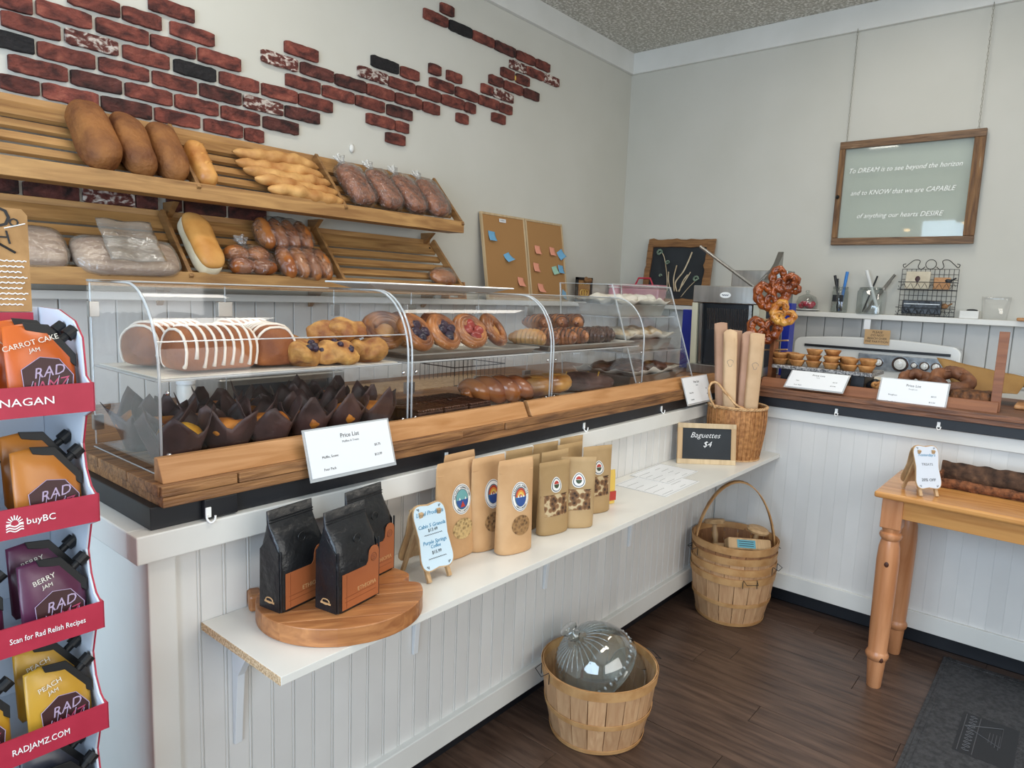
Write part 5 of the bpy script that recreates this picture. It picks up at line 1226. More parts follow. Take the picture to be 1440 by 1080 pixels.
# ================================================================ LEDGE THINGS (back wall, ledge top z 1.440)
LZ = 1.4405
t = thing('cake_cloche', 'small glass cloche over red sweets on a white plate', 'cloche', (4.865, 1.49, LZ))
G().lathe([(0, 0), (.05, 0), (.085, .010), (.085, .014), (0, .010)], 32).obj('plate', M_enamel, t, smooth='auto')
G().lathe([(.068, .015), (.069, .06), (.055, .095), (.02, .112), (.010, .114), (.009, .12), (.016, .128), (.010, .138), (0, .139)], 32).obj('glass_cover', M_glassE, t, smooth=True)
for i in range(6):
    a = i*PI/3; G().blob((.034*math.cos(a), .034*math.sin(a), .035+.012*(i % 2)), (.022, .022, .02), 2, .002, 40, i).obj('red_sweet', mat('red_sweet', '#b01030', '#d84060', sc=12, rough=.25), t, smooth=True)
def jar(loc, r, h_, lab, sq=False):
    t = thing('glass_jar', lab, 'jar', loc)
    if sq: loft([(0, r, r, .35, 0), (h_*.85, r, r, .35, 0), (h_*.92, r*.9, r*.9, .6, 0), (h_, r*.92, r*.92, .7, 0)], 32)[0].obj if False else loft([(0, r, r, .35, 0), (.004, r, r, .35, 0), (h_*.85, r, r, .35, 0), (h_*.92, r*.93, r*.93, .5, 0), (h_, r*.95, r*.95, .6, 0)], 32).obj('jar_body', M_glassE, t, smooth=True)
    else: G().lathe([(0, .003), (r*.95, .0), (r, .008), (r, h_*.8), (r*.9, h_*.87), (r*.92, h_), (r*.86, h_)], 32).obj('jar_body', M_glassE, t, smooth=True)
    for z in (h_, h_*.94): G().tube([(r*.93*math.cos(a), r*.93*math.sin(a), z) for a in [2*PI*i/32 for i in range(32)]], .0022, 5, closed=True).obj('jar_lip', M_glassE, t, smooth=True)
    return t
jar((4.865, 1.285, LZ), .050, .165, 'glass jar of pens with a blue marker on the ledge')
jar((4.865, 1.095, LZ), .075, .165, 'wider square glass jar of steel pens on the ledge', True)
def pen(p, q, r, m, lab, tip=M_black):
    p, q = Vector(p), Vector(q); t = thing('pen', lab, 'pen', p); v = q-p
    G().tube([(0, 0, 0), tuple(v*.75)], r, 8).obj('barrel', m, t, smooth='auto'); G().tube([tuple(v*.75), tuple(v)], r*1.1, 8).obj('cap', tip, t, smooth='auto')
pen((4.87, 1.28, LZ+.01), (4.865, 1.255, LZ+.265), .009, mat('blue_marker', '#2f7fd0', rough=.3), 'blue marker standing in the left jar', mat('blue_marker', '#2f7fd0'))
pen((4.86, 1.27, LZ+.01), (4.85, 1.325, LZ+.24), .008, M_black, 'black marker leaning left in the left jar')
pen((4.875, 1.295, LZ+.01), (4.87, 1.31, LZ+.22), .005, M_black, 'thin dark pen in the left jar')
t = thing('clip_tag', 'small black tag clipped inside the left pen jar', 'tag', (4.818, 1.285, LZ+.092), 0); G().box((-.002, -.033, -.022), (.002, .033, .022)).obj('tag_plate', M_black, t, bev=.003); G().tube([(0, 0, -.02), (.012, .004, -.06), (.02, 0, -.085)], .004, 6).obj('tail', M_black, t)
for i, (dy, dt, m, lb) in enumerate(((-.03, .055, M_enamel, 'white knife handle leaning left in the square jar'), (.0, -.10, M_steel, 'steel pen leaning right in the square jar'), (.02, -.125, M_steel, 'long steel pen leaning far right in the square jar'), (.03, -.03, M_black, 'black pen upright in the square jar'))):
    pen((4.86+.006*i, 1.095+dy*.8+(.04 if dt < 0 else -.04)*.6, LZ+.012), (4.862, 1.095+dy*.3+dt, LZ+(.275, .21, .25, .24)[i]), (.010, .006, .008, .005)[i], m, lb, m)
# wire rack on the ledge
t = thing('wire_rack', 'black wire letter rack with scroll top on the ledge', 'rack', (4.85, .79, LZ))
g = G
for i in range(13):
    y = -.15+.025*i; G().tube([(.03, y, .0), (.03, y, .285)], .0018, 5).obj('upright_wire', M_wire, t)
for i in range(9): G().tube([(.03, -.15, .03+.032*i), (.03, .15, .03+.032*i)], .0016, 5).obj('cross_wire', M_wire, t)
for z in (.005, .160):
    G().tube([(.03, -.152, z), (-.045, -.152, z), (-.045, .152, z), (.03, .152, z)], .0024, 5).obj('pocket_frame', M_wire, t)
    G().tube([(.03, -.152, z+.045), (-.045, -.152, z+.045), (-.045, .152, z+.045), (.03, .152, z+.045)], .0024, 5).obj('pocket_frame', M_wire, t)
    G().tube([(-.045, -.15+.3*i/32, z+.022+.018*math.sin(i*PI/2)) for i in range(33)], .0016, 5).obj('wavy_wire', M_wire, t)
def spiral(cy, cz, r, turns, s_, a0): return [(.03, cy+s_*r*(1-.7*i/30)*math.cos(a0+turns*2*PI*i/30), cz+r*(1-.7*i/30)*math.sin(a0+turns*2*PI*i/30)) for i in range(31)]
G().tube([(.03, .028*math.cos(a), .315+.028*math.sin(a)) for a in [2*PI*i/20 for i in range(20)]], .0022, 5, closed=True).obj('scroll_circle', M_wire, t)
for s_ in (-1, 1):
    G().tube(spline([(.03, s_*.03, .30), (.03, s_*.05, .285), (.03, s_*.068, .30), (.03, s_*.06, .335), (.03, s_*.09, .34), (.03, s_*.12, .315), (.03, s_*.142, .295), (.03, s_*.15, .312), (.03, s_*.135, .318)], 5), .0024, 5).obj('scroll', M_wire, t, smooth=True)
def block(name, loc, d, m, lab, cat, rz=0, rot=None):
    t = thing(name, lab, cat, loc, rz, None, rot); G().box((-d[0]/2, -d[1]/2, 0), (d[0]/2, d[1]/2, d[2])).obj('body', m, t, bev=.002); return t
c_ = block('printed_card', (4.835, .845, LZ+.165), (.012, .13, .105), mat('cream_card', '#c4b8a0', '#d2c8b2', sc=20, rough=.7), 'cream coloured printed card in the upper rack pocket', 'card', 0, (0, .12, 0))
G().blob((-.0075, 0, .06), (.002, .014, .018), 2).obj('brown_print', M_maroon, c_); G().tube([(-.0075, 0, .045), (-.0075, .002, .02)], .002, 5).obj('brown_print', M_maroon, c_)
block('wood_tag', (4.835, .715, LZ+.165), (.014, .085, .070), M_strip, 'small brown wooden tag in the upper rack pocket', 'tag', 0, (0, .08, 0))
for i, (y, z, lb) in enumerate(((.685, .215, 'dark wooden scoop poking out of the upper rack pocket'), (.79, .075, 'black scoop standing in the lower rack pocket'), (.69, .065, 'brown wooden scoop at the right of the lower rack pocket'))):
    t = thing('small_scoop', lb, 'scoop', (4.84, y, LZ+z)); G().blob((0, 0, 0), (.012, .022, .017), 2).obj('bowl', M_black if i != 2 else M_darkwood, t, smooth=True); G().tube([(0, -.01, .0), (0, -.04, .018)], .005, 6).obj('handle', M_black if i != 2 else M_darkwood, t)
t = thing('card_wallet', 'black card wallet lying in the lower rack pocket', 'wallet', (4.825, .82, LZ+.012)); G().box((-.012, -.12, 0), (.012, .09, .085)).obj('cover', M_foilblack, t, bev=.004); G().box((-.0135, -.11, .06), (-.012, .08, .064)).obj('pale_stripe', M_enamel, t)
t = block('card_box', (4.865, .560, LZ), (.07, .095, .045), M_white, 'small white marbled box at the right end of the ledge', 'box'); G().blob((0, -.01, .048), (.02, .03, .008), 2).obj('dark_lid', M_black, t, smooth=True)
o = loft([(0, .04, .06, .6, 0), (.12, .05, .07, .5, 0), (.13, .05, .07, .5, 0)]).obj('clear_bag', M_acry, smooth=True, loc=(4.885, .44, LZ)); tag(o, 'faint clear plastic container at the far right of the ledge', 'container')
block('frame_corner', (4.90, .235, LZ), (.02, .04, .38), M_oldZ, 'lower corner of a wooden framed board at the right picture edge', 'frame')
t = thing('rolling_board', 'reddish wooden board end on the ledge at the right picture edge', 'board', (4.80, .28, LZ)); G().box((-.06, -.2, 0), (.03, .045, .018)).obj('board', M_strip, t, bev=.006)

# ================================================================ HANGING WINDOW FRAME WITH LETTERING, CHAINS
t = thing('hanging_window', 'weathered wooden window frame with white lettered glass on chains', 'frame', (4.895, .985, 2.205), 0, None, (PI/2, 0, -PI/2))
W_, H_, f_ = .395, .327, .045
G().box((-W_, H_-f_, -.016), (W_, H_, .016)).obj('top_rail', M_oldX, t, bev=.003); G().box((-W_, -H_, -.016), (W_, -H_+f_, .016)).obj('bottom_rail', M_oldX, t, bev=.003)
for s_, ww in ((-1, .034), (1, .056)):
    x0, x1 = (-W_, -W_+ww) if s_ < 0 else (W_-ww, W_)
    G().box((x0, -H_+f_+.001, -.016), (x1, H_-f_-.001, .016)).obj('stile', mat('weathered_frame_y', '#5e4028', '#8c663f', sc=5, st=(11, 1, 11), det=7, rough=.6, bump=.6, bsc=15, c3='#a89a80'), t, bev=.003)
G().box((-W_+.03, -H_+f_-.004, -.003), (W_-.05, H_-f_+.004, .001)).obj('glass_pane', M_pane, t)
for y, s_, w_ in ((.14, 'To DREAM is to see beyond the horizon', .62), (.0, 'and to KNOW that we are CAPABLE', .58), (-.145, 'of anything our hearts DESIRE', .48)):
    o = text('white_lettering', s_, .042, M_whiteink, t, (-.02, y, .0015), (0, 0, 0), shear=.35); o.scale = (w_/max(.1, o.dimensions.x), 1, 1)
G().lathe([(0, 0), (.010, 0), (.012, .012), (0, .02)], 14, Matrix.Translation((-W_+.017, -.02, .016))).obj('old_latch', M_wire, t, smooth=True)
for y, lb in ((1.345, 'thin chain from the ceiling trim to the left of the frame'), (.633, 'thin chain from the ceiling trim to the right of the frame')):
    g = G(); n_ = 34
    for i in range(n_):
        z = 2.535+i*.0205; k_ = i % 2
        g.tube([(4.893+(.0045*math.cos(a) if k_ else 0), y+(0 if k_ else .0045*math.cos(a)), z+.012*math.sin(a)) for a in [2*PI*j/10 for j in range(10)]], .0013, 4, closed=True)
    tag(g.obj('hanging_chain', M_rope, smooth=True), lb, 'chain')

# ================================================================ CORKBOARDS AND NOTES (leaning on the ledge)
al = math.atan2(.085, .53)
def cork(x0, x1, lab):
    t = thing('corkboard', lab, 'corkboard', (x0, 2.885, LZ), 0, None, (-al, 0, 0)); W_ = x1-x0; H_ = .548
    for a, b_ in (((0, 0, 0), (W_, .016, .014)), ((0, 0, H_-.014), (W_, .016, H_))): G().box(a, b_).obj('frame_rail', M_corkf, t, bev=.001)
    for x in (0, W_-.014): G().box((x, 0, .014), (x+.014, .016, H_-.014)).obj('frame_stile', M_corkf, t, bev=.001)
    G().box((.012, .004, .012), (W_-.012, .012, H_-.012)).obj('cork_panel', M_cork, t); return t
cork(3.20, 3.628, 'tall corkboard with two blue notes, leaning on the wall')
cork(3.636, 4.055, 'corkboard crowded with peach notes, leaning beside the first')
def on_cork(x, s_): return (x, 2.885+s_*math.sin(al)+.0015-.0, LZ+s_*math.cos(al))
def note(x, s_, col, lab, sz=.056, rr=0, curl=.012):
    p = Vector(on_cork(x, s_))
    o = G().grid(lambda u, v: Vector(((u-.5)*sz, -.0008-curl*(1-v)**2*(1+.5*u), (v-.5)*sz)), 6, 8).obj('sticky_note', M_note[col], smooth=True, solid=.0006)
    o.location = p+Vector((0, .0005, 0)); o.rotation_euler = (-al, rr, 0); tag(o, lab, 'note', 'sticky notes on the corkboards')
note(3.285, .40, 'blue', 'blue sticky note near the left edge of the first corkboard', .062, .06, .014)
note(3.42, .275, 'blue', 'blue sticky note curling up in the middle of the first corkboard', .054, -.35, .026)
note(3.535, .12, 'peach', 'peach sticky note at the lower right of the first corkboard', .06, .1, .018)
note(3.745, .345, 'peach', 'peach sticky note at the top left of the second corkboard', .058, .05)
note(3.715, .225, 'peach', 'peach sticky note in the middle left of the second corkboard', .06, .1)
note(3.745, .085, 'peach', 'peach sticky note at the lower left of the second corkboard', .06, .1, .02)
note(3.91, .345, 'peach', 'peach sticky note at the top right of the second corkboard', .058, .08)
note(4.01, .33, 'blue', 'blue sticky note at the top right edge of the second corkboard', .062, -.5)
note(3.925, .215, 'green', 'pale green sticky note low on the second corkboard', .056, -.2)
note(3.995, .225, 'blue', 'blue sticky note tucked beside the pale green one', .058, .1)
note(4.01, .045, 'blue', 'slanted blue sticky note at the bottom of the second corkboard', .06, .5)
p = on_cork(3.40, .508); t = thing('paper_label', 'tiny white printed label at the top of the first corkboard', 'label', (p[0], p[1]-.003, p[2]), 0, None, (PI/2-al, 0, 0)); G().box((-.032, -.011, -.0004), (.032, .011, .0004)).obj('label_paper', M_paper, t); text('lettering', 'TODAY', .014, M_ink, t, (0, 0, .0006), (0, 0, 0))
# things along the ledge
t = thing('wooden_caddy', 'small wooden caddy with dowel handle beside the lower rack', 'caddy', (2.93, 2.915, LZ))
for x in (-.07, .07): G().prism([(-.035, 0), (.035, 0), (.014, .10), (-.014, .10)], x-.005, x+.005, 'x').obj('end_board', M_strip, t, bev=.001)
G().tube([(-.085, 0, .088), (.085, 0, .088)], .006, 8).obj('dowel_handle', M_light, t); G().box((-.068, -.034, 0), (.068, .034, .006)).obj('bottom_board', M_strip, t)
t = thing('folded_card', 'pale folded card propped behind the wooden caddy', 'card', (2.905, 2.955, LZ), 0, None, (-.1, 0, 0)); G().prism([(-.09, 0), (.07, 0), (.07, .10), (.03, .17), (-.09, .20)], -.002, .002, 'y').obj('card_sheet', M_acryE, t)
t = thing('framed_ornament', 'small dark framed ornament with a brown bow on the ledge', 'ornament', (4.31, 2.93, LZ))
for a, b_ in (((-.10, -.01, 0), (.10, .01, .016)), ((-.10, -.01, .16), (.10, .01, .178)), ((-.10, -.01, .0), (-.084, .01, .178)), ((.084, -.01, 0), (.10, .01, .178))): G().box(a, b_).obj('frame_bar', M_wire, t, bev=.001)
G().box((-.085, .002, .015), (.085, .006, .162)).obj('backing', M_cork, t)
G().blob((.03, -.014, .16), (.045, .014, .02), 3, .006, 40, 2).obj('bow', M_darkwood, t, smooth=True)
for s_ in (-1, 0, 1): G().tube([(.03*s_+.022*math.cos(a), -.006, .065+.022*math.sin(a)) for a in [2*PI*i/16 for i in range(16)]], .004, 5, closed=True).obj('gold_loop', M_custard, t)
t = thing('pink_case', 'pink plastic case with a red handle on the ledge', 'case', (4.80, 2.70, LZ))
t.location = (4.75, 2.72, LZ)
G().box((-.05, -.20, 0), (.10, .13, .115)).obj('case_body', M_pinkp, t, bev=.01); G().box((-.052, -.20, .117), (.10, .13, .145)).obj('case_lid', M_pinkp, t, bev=.008)
G().tube([(.02, -.11, .145), (.02, -.085, .195), (.02, .015, .195), (.02, .04, .145)], .007, 8).obj('red_handle', M_redp, t)
t = thing('pink_jar', 'small pink tub beside the pink case', 'jar', (4.83, 2.93, LZ)); t.location = (4.74, 2.925, LZ)
G().lathe([(.045, 0), (.05, .01), (.05, .10), (.04, .115)], 24).obj('tub_body', M_pinkp, t, smooth='auto'); G().lathe([(.052, .115), (.052, .14), (0, .142)], 24).obj('lid', M_whiteink, t, smooth='auto')
# framed chalkboard with dried plants
t = thing('plant_chalkboard', 'rustic wood framed blackboard with dried stems and succulents', 'chalkboard', (4.815, 2.45, LZ), 0, None, (PI/2-.0, 0, -PI/2))
t.rotation_euler = (PI/2+.0, 0, -PI/2)
def wav(a, b_, wd, n_=14, seed=0):
    a, b_ = Vector((*a, 0)), Vector((*b_, 0)); d = (b_-a); nrm = Vector((-d.y, d.x, 0)).normalized(); L_ = []; R2 = []
    for i in range(n_+1):
        p = a+d*i/n_; L_.append(p+nrm*wd*(.5+.25*mn.noise(Vector((i*.6, seed, 0))))); R2.append(p-nrm*wd*(.5+.12*mn.noise(Vector((i*.5, seed, 5)))))
    return [(p.x, p.y) for p in L_]+[(p.x, p.y) for p in R2[::-1]]
ML = Matrix.Rotation(-.16, 4, 'X')
CW, CH = .275, .495
G().box((-CW+.03, .03, -.004), (CW-.03, CH-.03, .004), ML).obj('blackboard_panel', M_slate, t)
for i, (a, b_, wd, nm) in enumerate((((-CW, CH-.022), (CW, CH-.030), .060, 'top_rail'), ((-CW+.022, .0), (-CW+.022, CH-.03), .045, 'stile'), ((CW-.030, .0), (CW-.030, CH-.03), .060, 'stile'), ((-CW, .022), (CW, .022), .045, 'bottom_rail'))):
    G().prism(wav(a, b_, wd, seed=i*3), .003+.002*i, .018+.002*i, 'z', ML).obj(nm, M_darkwood, t, bev=.002)
bone = mat('driftwood', '#b6a283', '#d8c9ad', sc=20, rough=.8)
for pts, r in (([(.02, .10), (.0, .17), (.05, .25), (.08, .33), (.10, .40)], .006), ([(.0, .10), (-.02, .20), (-.01, .30)], .005), ([(-.03, .10), (-.06, .18), (-.07, .25)], .004), ([(-.06, .10), (-.08, .22), (-.12, .35), (-.15, .40)], .0035), ([(.04, .10), (.06, .18), (.09, .23)], .005), ([(.06, .06), (.11, .13), (.155, .18)], .003), ([(.03, .10), (.06, .15), (.11, .25)], .004)):
    G().tube(spline([ML @ Vector((x, y, .014)) for x, y in pts], 5), r, 6).obj('dried_stem', bone, t, smooth=True)
for cx, cy, r in ((-.165, .40, .028), (-.085, .32, .020), (.165, .20, .026), (-.13, .22, .014)):
    g = G()
    for i in range(9): g.blob(ML @ Vector((cx+r*.6*math.cos(i*.7), cy+r*.6*math.sin(i*.7), .018+.002*i)), (r*.34, r*.34, .006), 1)
    c_ = g.obj('succulent_head', mat('succulent', '#5d7263', '#8da08c', sc=30, rough=.6), t, smooth=True)

# ================================================================ BREAD SLICER, PRETZEL STAND
t = thing('bread_slicer', 'stainless bread slicer with black blade bay in the corner', 'appliance', (3.57, 1.515, 0))
y0, y1 = -.185, .185
t.location = (3.57, 1.515, 1.0905)
G().box((0, y0, .385), (.30, y1, .478)).obj('steel_hood', M_steel, t, bev=.004)
G().box((.06, y0+.01, .0), (.40, y1-.01, .384)).obj('dark_bay', M_black, t)
for y in (y0-.002, y1-.03): G().prism([(.02, 0), (.14, 0), (.10, .384), (.0, .384)], y, y+.032, 'y').obj('cream_side', mat('cream_panel', '#cfcdb6', rough=.4), t, bev=.002)
for y in (y0+.045, y1-.05): G().prism([(.03, .05), (.05, .05), (.02, .38), (.0, .38)], y-.008, y+.008, 'y').obj('steel_guide', M_steel, t)
for i in range(24): G().cbox((.045, y0+.07+.0098*i, .30), (.004, .002, .12), 0, 0, -.25).obj('blade', M_steel, t)
G().box((-.02, y0, .0), (.30, y1, .05)).obj('base_plate', M_steel, t, bev=.003)
ov = G().prism([(.038*math.cos(a)*.8, .43+.016*math.sin(a)) for a in [2*PI*i/24 for i in range(24)]], -.002, 0, 'x').obj('oval_badge', M_whiteink, t)
G().tube([(-.003, .018-.0036*i, .43+.0035*math.sin(i*2.2)) for i in range(11)], .0018, 4).obj('dark_script', M_sun[1], ov)
G().prism([(.0, 0), (.24, 0), (.24, .20), (.18, .13)], -.15, -.12, 'y', Matrix.Translation((.10, -.02, .479))).obj('raised_wedge', M_steel, t)
G().box((.30, -.215, .36), (.42, .10, .575)).obj('rear_hopper', M_steel, t, bev=.004)
G().tube([(.16, -.09, .48), (.16, .24, .70)], .009, 8).obj('lift_rod', M_steel, t); G().tube([(.16, -.09, .48), (.16, -.17, .57)], .006, 8).obj('lift_rod', M_steel, t)
block('blue_bin', (3.80, 1.80, 1.0905), (.12, .075, .34), M_bluep, 'bright blue plastic bin behind the slanted case', 'bin')
t = block('blue_bin', (3.93, 1.290, 1.0905), (.08, .04, .40), M_bluep, 'blue plastic bin seen between the slicer and the pretzels', 'bin')
t = thing('pretzel_stand', 'wooden post with pegs holding large glazed pretzels', 'stand', (3.515, 1.215, 1.0905), -.4)
G().box((-.017, -.013, 0), (.017, .013, .33)).obj('post', M_stripY, t, bev=.001); G().box((-.05, -.05, 0), (.05, .05, .014)).obj('foot_board', M_stripY, t, bev=.002)
for z in (.165, .21, .315): G().tube([(-.02, -.10, z+.01), (.02, .11, z-.012)] if z != .315 else [(-.09, 0, z), (.10, -.01, z+.004)], .004, 7).obj('peg', M_light, t)
def pretzel(loc, rot, sc_, m, lab, seed):
    t = thing('pretzel', lab, 'pretzel', loc, 0, 'pretzels on the wooden stand', rot)
    pts = [(.0, -.055), (-.045, -.03), (-.062, .012), (-.042, .045), (-.008, .028), (.022, -.02), (.045, -.048), (.058, -.040), (.03, -.01), (-.022, .022)][:0] or [(.030, -.050), (.008, -.012), (-.025, .030), (-.055, .030), (-.062, -.012), (-.035, -.050), (.0, -.062), (.035, -.050), (.062, -.012), (.055, .030), (.025, .030), (-.008, -.012), (-.030, -.050)]
    pp = spline([(x*sc_, y*sc_, .006*math.sin(i*1.9+seed)) for i, (x, y) in enumerate(pts)], 6); n_ = len(pp)
    G().tube(pp, [(.015+.010*math.sin(PI*i/n_))*sc_*(1+.12*math.sin(i*1.3)) for i in range(n_)], 10).obj('twisted_dough', m, t, smooth=True)
    for i in range(0, n_-4, 6):
        G().tube([pp[i+k_]+Vector((.008*sc_*math.cos(k_*1.3), (.012*sc_)*math.sin(k_*1.3), .020*sc_)) for k_ in range(5)], .007*sc_, 6).obj('glazed_crumble', m, t, smooth=True)
F_ = (PI/2, 0, -PI/2+.35)
Mp2 = mat('pretzel_pale', '#a85a1c', '#e0a850', sc=14, rough=.3, coat=.4, bump=.4)
pretzel((3.47, 1.235, 1.09+.445), F_, 1.05, M_pretz, 'big dark pretzel at the top left of the stand', 1)
pretzel((3.475, 1.185, 1.09+.520), (PI/2, .5, -PI/2+.2), .85, M_pretz, 'dark pretzel crowning the stand', 2)
pretzel((3.50, 1.135, 1.09+.490), (PI/2, 1.4, -PI/2), .55, M_pretz, 'small pretzel hanging at the top right of the stand', 3)
pretzel((3.465, 1.165, 1.09+.355), (PI/2, .9, -PI/2+.3), .80, Mp2, 'pale golden pretzel on the middle peg', 4)
pretzel((3.465, 1.255, 1.09+.275), F_, 1.0, M_pretz, 'dark pretzel low on the left peg', 5)

# ================================================================ CARDBOARD POUCH DISPLAY (left edge)
DX, DY = .403, 1.20
t = thing('pouch_display', 'red and white cardboard floor display of squeeze pouches', 'display', (0, 0, 0)); D = t
TZ = [1.285, 1.103, .919, .738, .556]
side = [(1.43, .0), (1.43, 1.44)]
e = [(DY+.06, 1.425), (DY+.03, 1.40)]
for z in TZ: e += [(DY+.022, z+.055), (DY+.002, z+.045), (DY+.0, z), (DY+.030, z-.012), (DY+.048, z-.06), (DY+.040, z-.10)]
side = [(1.43, 0), (1.43, 1.44), (1.33, 1.44)]+e+[(DY+.03, 0)]
G().prism(side, DX-.006, DX-.003, 'x').obj('side_panel', M_cardin, D); G().prism(side, DX-.0025, DX, 'x').obj('red_side_face', M_red, D)
G().prism(side, .0, .004, 'x').obj('side_panel', M_cardin, D)
G().box((.005, 1.425, 0), (DX-.007, 1.43, 1.44)).obj('back_panel', M_cardin, D)
hd = G().prism([(.0, 1.432), (.386, 1.432), (.386, 1.596), (.378, 1.606), (.0, 1.606)], 1.418, 1.423, 'y').obj('header_card', M_cardk, D); hd['label'] = 'speckled kraft header card'
G().box((.0, 1.414, 1.33), (.386, 1.4175, 1.431)).obj('pink_panel', M_red, D)
text('black_lettering', 'O', .05, M_ink, hd, (.343, 1.4168, 1.588), (PI/2, 0, 0)); text('black_lettering', 'H', .032, M_ink, hd, (.351, 1.4168, 1.556), (PI/2, 0, .0), shear=-.2)
text('black_lettering', 'o', .03, M_ink, hd, (.366, 1.4168, 1.585), (PI/2, 0, 0))
G().tube([(.352, 1.4168, 1.572), (.382, 1.4168, 1.582)], .001, 4).obj('white_stroke', M_whiteink, hd); G().tube([(.340, 1.4168, 1.548), (.366, 1.4168, 1.532)], .002, 4).obj('ink_splash', M_ink, hd)
g = G()
for i in range(9):
    z = 1.518-.0092*i; x1 = .381-.004*((i*7) % 3); g.tube([(.30+k_*(x1-.30)/26, 1.4170, z+.0011*math.sin(k_*2.3+i)) for k_ in range(27)], .0011, 4)
g.obj('small_print', M_whiteink, hd)['kind'] = 'stuff'
for i, z in enumerate(TZ):
    b_ = G().box((.0, DY, z), (DX+.001, DY+.003, z+.046)).obj('tray_front', M_red, D)
    G().box((.0, DY+.004, z), (DX-.007, 1.424, z+.003)).obj('tray_floor', M_cardin, D)
    G().prism([(DY, z), (DY+.06, z), (DY+.05, z+.046), (DY, z+.046)], DX+.0005, DX+.002, 'x').obj('tray_side_flap', M_red, D)
    s_, al_, x, sz = (('OKANAGAN', .112, .350, .0165), ('buyBC', .038, .343, .0145), ('Scan for Rad Relish Recipes', .103, .377, .0125), ('RADJAMZ.COM', .078, .347, .0145), ('', '', 0, 0))[i]
    if s_: text('lettering', s_, sz, M_whiteink, b_, (x, DY-.0008, z+.023), (PI/2, 0, 0), align='RIGHT', ext=.0003, fit=al_)
    if i == 1:
        for k_ in range(9): G().tube([(.289+.005*math.cos(PI*k_/8), DY-.0008, z+.023+.006*math.sin(PI*k_/8)), (.289+.011*math.cos(PI*k_/8), DY-.0008, z+.023+.013*math.sin(PI*k_/8))], .0008, 4).obj('sun_ray', M_whiteink, b_)
        for k_ in range(3): G().tube([(.289-.011+.0022*q, DY-.0008, z+.020-.004*k_+.0015*math.sin(q*.9)) for q in range(11)], .0010, 4).obj('wave_stroke', M_whiteink, b_)
def spout_pouch(loc, rz, key, lab, grp, words_=('RAD', 'JAMZ'), title=None, tilt=-.12):
    t = thing('squeeze_pouch', lab, 'pouch', loc, 0, grp, (tilt, 0, rz)); w_, h_ = .094, .122
    oc = [(-.042, 0), (.042, 0), (.047, .01), (.047, .070), (.012, .118), (-.020, .122), (-.047, .118), (-.047, .01)]
    g = G(); F, B = [], []
    cx, cz = 0, .055
    for s_, dp in ((1, .0008), (.93, .004), (.7, .011), (.4, .015)):
        F.append([g.b.verts.new((cx+(x-cx)*s_, -dp, cz+(z-cz)*s_)) for x, z in oc]); B.append([g.b.verts.new((cx+(x-cx)*s_, dp, cz+(z-cz)*s_)) for x, z in oc])
    n_ = len(oc)
    for R_ in (F, B):
        for i in range(3):
            for j in range(n_): g.b.faces.new((R_[i][j], R_[i][(j+1) % n_], R_[i+1][(j+1) % n_], R_[i+1][j]))
        g.b.faces.new(R_[3])
    for j in range(n_): g.b.faces.new((F[0][j], F[0][(j+1) % n_], B[0][(j+1) % n_], B[0][j]))
    g.obj('pouch_body', M_pouch[key], t, smooth=True)
    G().prism([(.047, .052), (.048, .072), (.013, .120), (-.022, .124), (-.018, .112), (.004, .106), (.036, .062)], -.0075, -.0045, 'y').obj('black_band', M_pblack, t, bev=.001)
    c_ = Vector((.031, 0, .096)); d_ = Vector((.048, 0, .036)).normalized()
    G().tube([c_-d_*.004, c_+d_*.010], .0065, 12).obj('spout', M_pblack, t); G().tube([c_+d_*.010, c_+d_*.026], .0105, 14).obj('screw_cap', M_pblack, t)
    hx = [(.030*math.cos(a)*1.0, .040+.030*math.sin(a)) for a in [PI/6+PI/3*i for i in range(6)]]
    hx = [(-.030, .006), (.034, .006), (.038, .040), (.020, .066), (-.006, .070), (-.032, .052)]
    l_ = G().prism(hx, -.0160, -.0152, 'y').obj('label_panel', M_maroon, t); l_['label'] = 'dark panel with graffiti lettering'
    G().tube([(x, -.0162, z) for x, z in hx], .0006, 4, closed=True).obj('panel_outline', M_lilac, l_)
    text('graffiti_lettering', words_[0], .022, M_lilac, l_, (.004, -.0166, .047), (PI/2, -.15, 0), shear=.3); text('graffiti_lettering', words_[1], .022, M_pink, l_, (.004, -.0166, .026), (PI/2, -.15, 0), shear=.3)
    for k_ in range(5): G().tube([(-.026+.012*k_, -.0166, .012+.004*(k_ % 2)), (-.018+.012*k_, -.0166, .034+.006*((k_*3) % 4))], .0006, 4).obj('scribble', M_lilac, l_)
    if title: text('title_lettering', title, .0115, M_parch, t, (-.016, -.0160, .092), (PI/2, -.25, 0)); text('title_lettering', 'JAM', .009, M_parch, t, (-.012, -.0165, .081), (PI/2, -.15, 0))
    return t
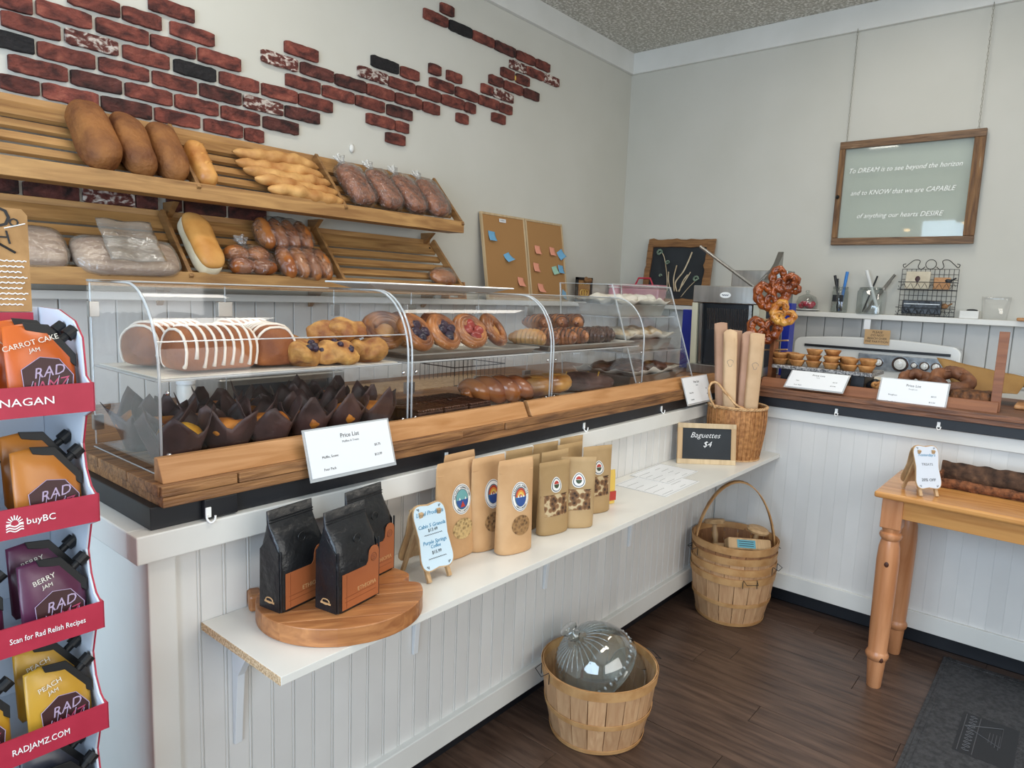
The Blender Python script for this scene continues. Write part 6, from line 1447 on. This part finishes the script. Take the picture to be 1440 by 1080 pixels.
rows_ = ((0, 'orange', 'orange squeeze pouch', 'CARROT CAKE'), (1, 'amber', 'amber squeeze pouch', None), (2, 'plum', 'plum purple squeeze pouch', 'BERRY'), (3, 'yellow', 'yellow squeeze pouch', 'PEACH'), (4, 'slate', 'grey squeeze pouch', None))
for i, key, lb, ttl in rows_:
    z = TZ[i]+.0035
    ord_ = ('top', 'second', 'third', 'fourth', 'lowest')[i]
    spout_pouch((.346, DY+.035, z+(.012 if i == 0 else -.000)), .06, key, f'{lb} at the front right of the {ord_} shelf', f'{lb}es', title=ttl)
    spout_pouch((.232, DY+.050, z), -.05, key, f'{lb} left of its neighbour, cut off by the picture edge, {ord_} shelf', f'{lb}es', title=ttl)
    spout_pouch((.345, DY+.085, z+.016), .02, key, f'{lb} standing behind the front one on the {ord_} shelf', f'{lb}es', title=ttl)

for x, lb in ((1.22, 'black coat hook on the wainscot behind the muffins, left one'), (1.36, 'black coat hook on the wainscot behind the muffins, right one')):
    t = thing('wall_hook', lb, 'hook', (x, 2.985, 1.20)); G().cbox((0, -.003, 0), (.012, .006, .03)).obj('back_plate', M_wire, t); G().tube(spline([(0, -.006, 0), (.01, -.03, -.02), (.03, -.045, -.022), (.05, -.045, -.008)], 4), .004, 6).obj('prong', M_wire, t, smooth=True)
t = thing('glue_drips', 'yellow glue dripping below the bricks near the crown trim', 'glue', (3.42, 2.998, 2.845))
for i in range(4): G().blob((.03*i, -.004, -.006*(i % 3)), (.016, .005, .012+.004*(i % 2)), 2).obj('drip', M_custard, t, smooth=True)

for y, z, lb in ((1.985, 2.548, 'warm pendant lamp behind the camera mirrored beside the word DESIRE in the glass'), (1.345, 2.62, 'warm pendant lamp behind the camera mirrored at the right of the glass')):
    t = thing('pendant_lamp', lb, 'lamp', (-.5, y, z), 0)
    G().tube([(0, 0, .12), (0, 0, ZC-z)], .004, 6).obj('cord', M_wire, t)
    G().lathe([(.11, -.06), (.105, -.02), (.06, .07), (.02, .11), (.02, .13), (0, .13)], 28).obj('lamp_shade', M_black, t, smooth='auto', solid=.002)
    G().blob((0, 0, -.03), (.05, .05, .06), 3).obj('bulb', mat('warm_bulb', '#ffcf8a', emis=14), t, smooth=True)
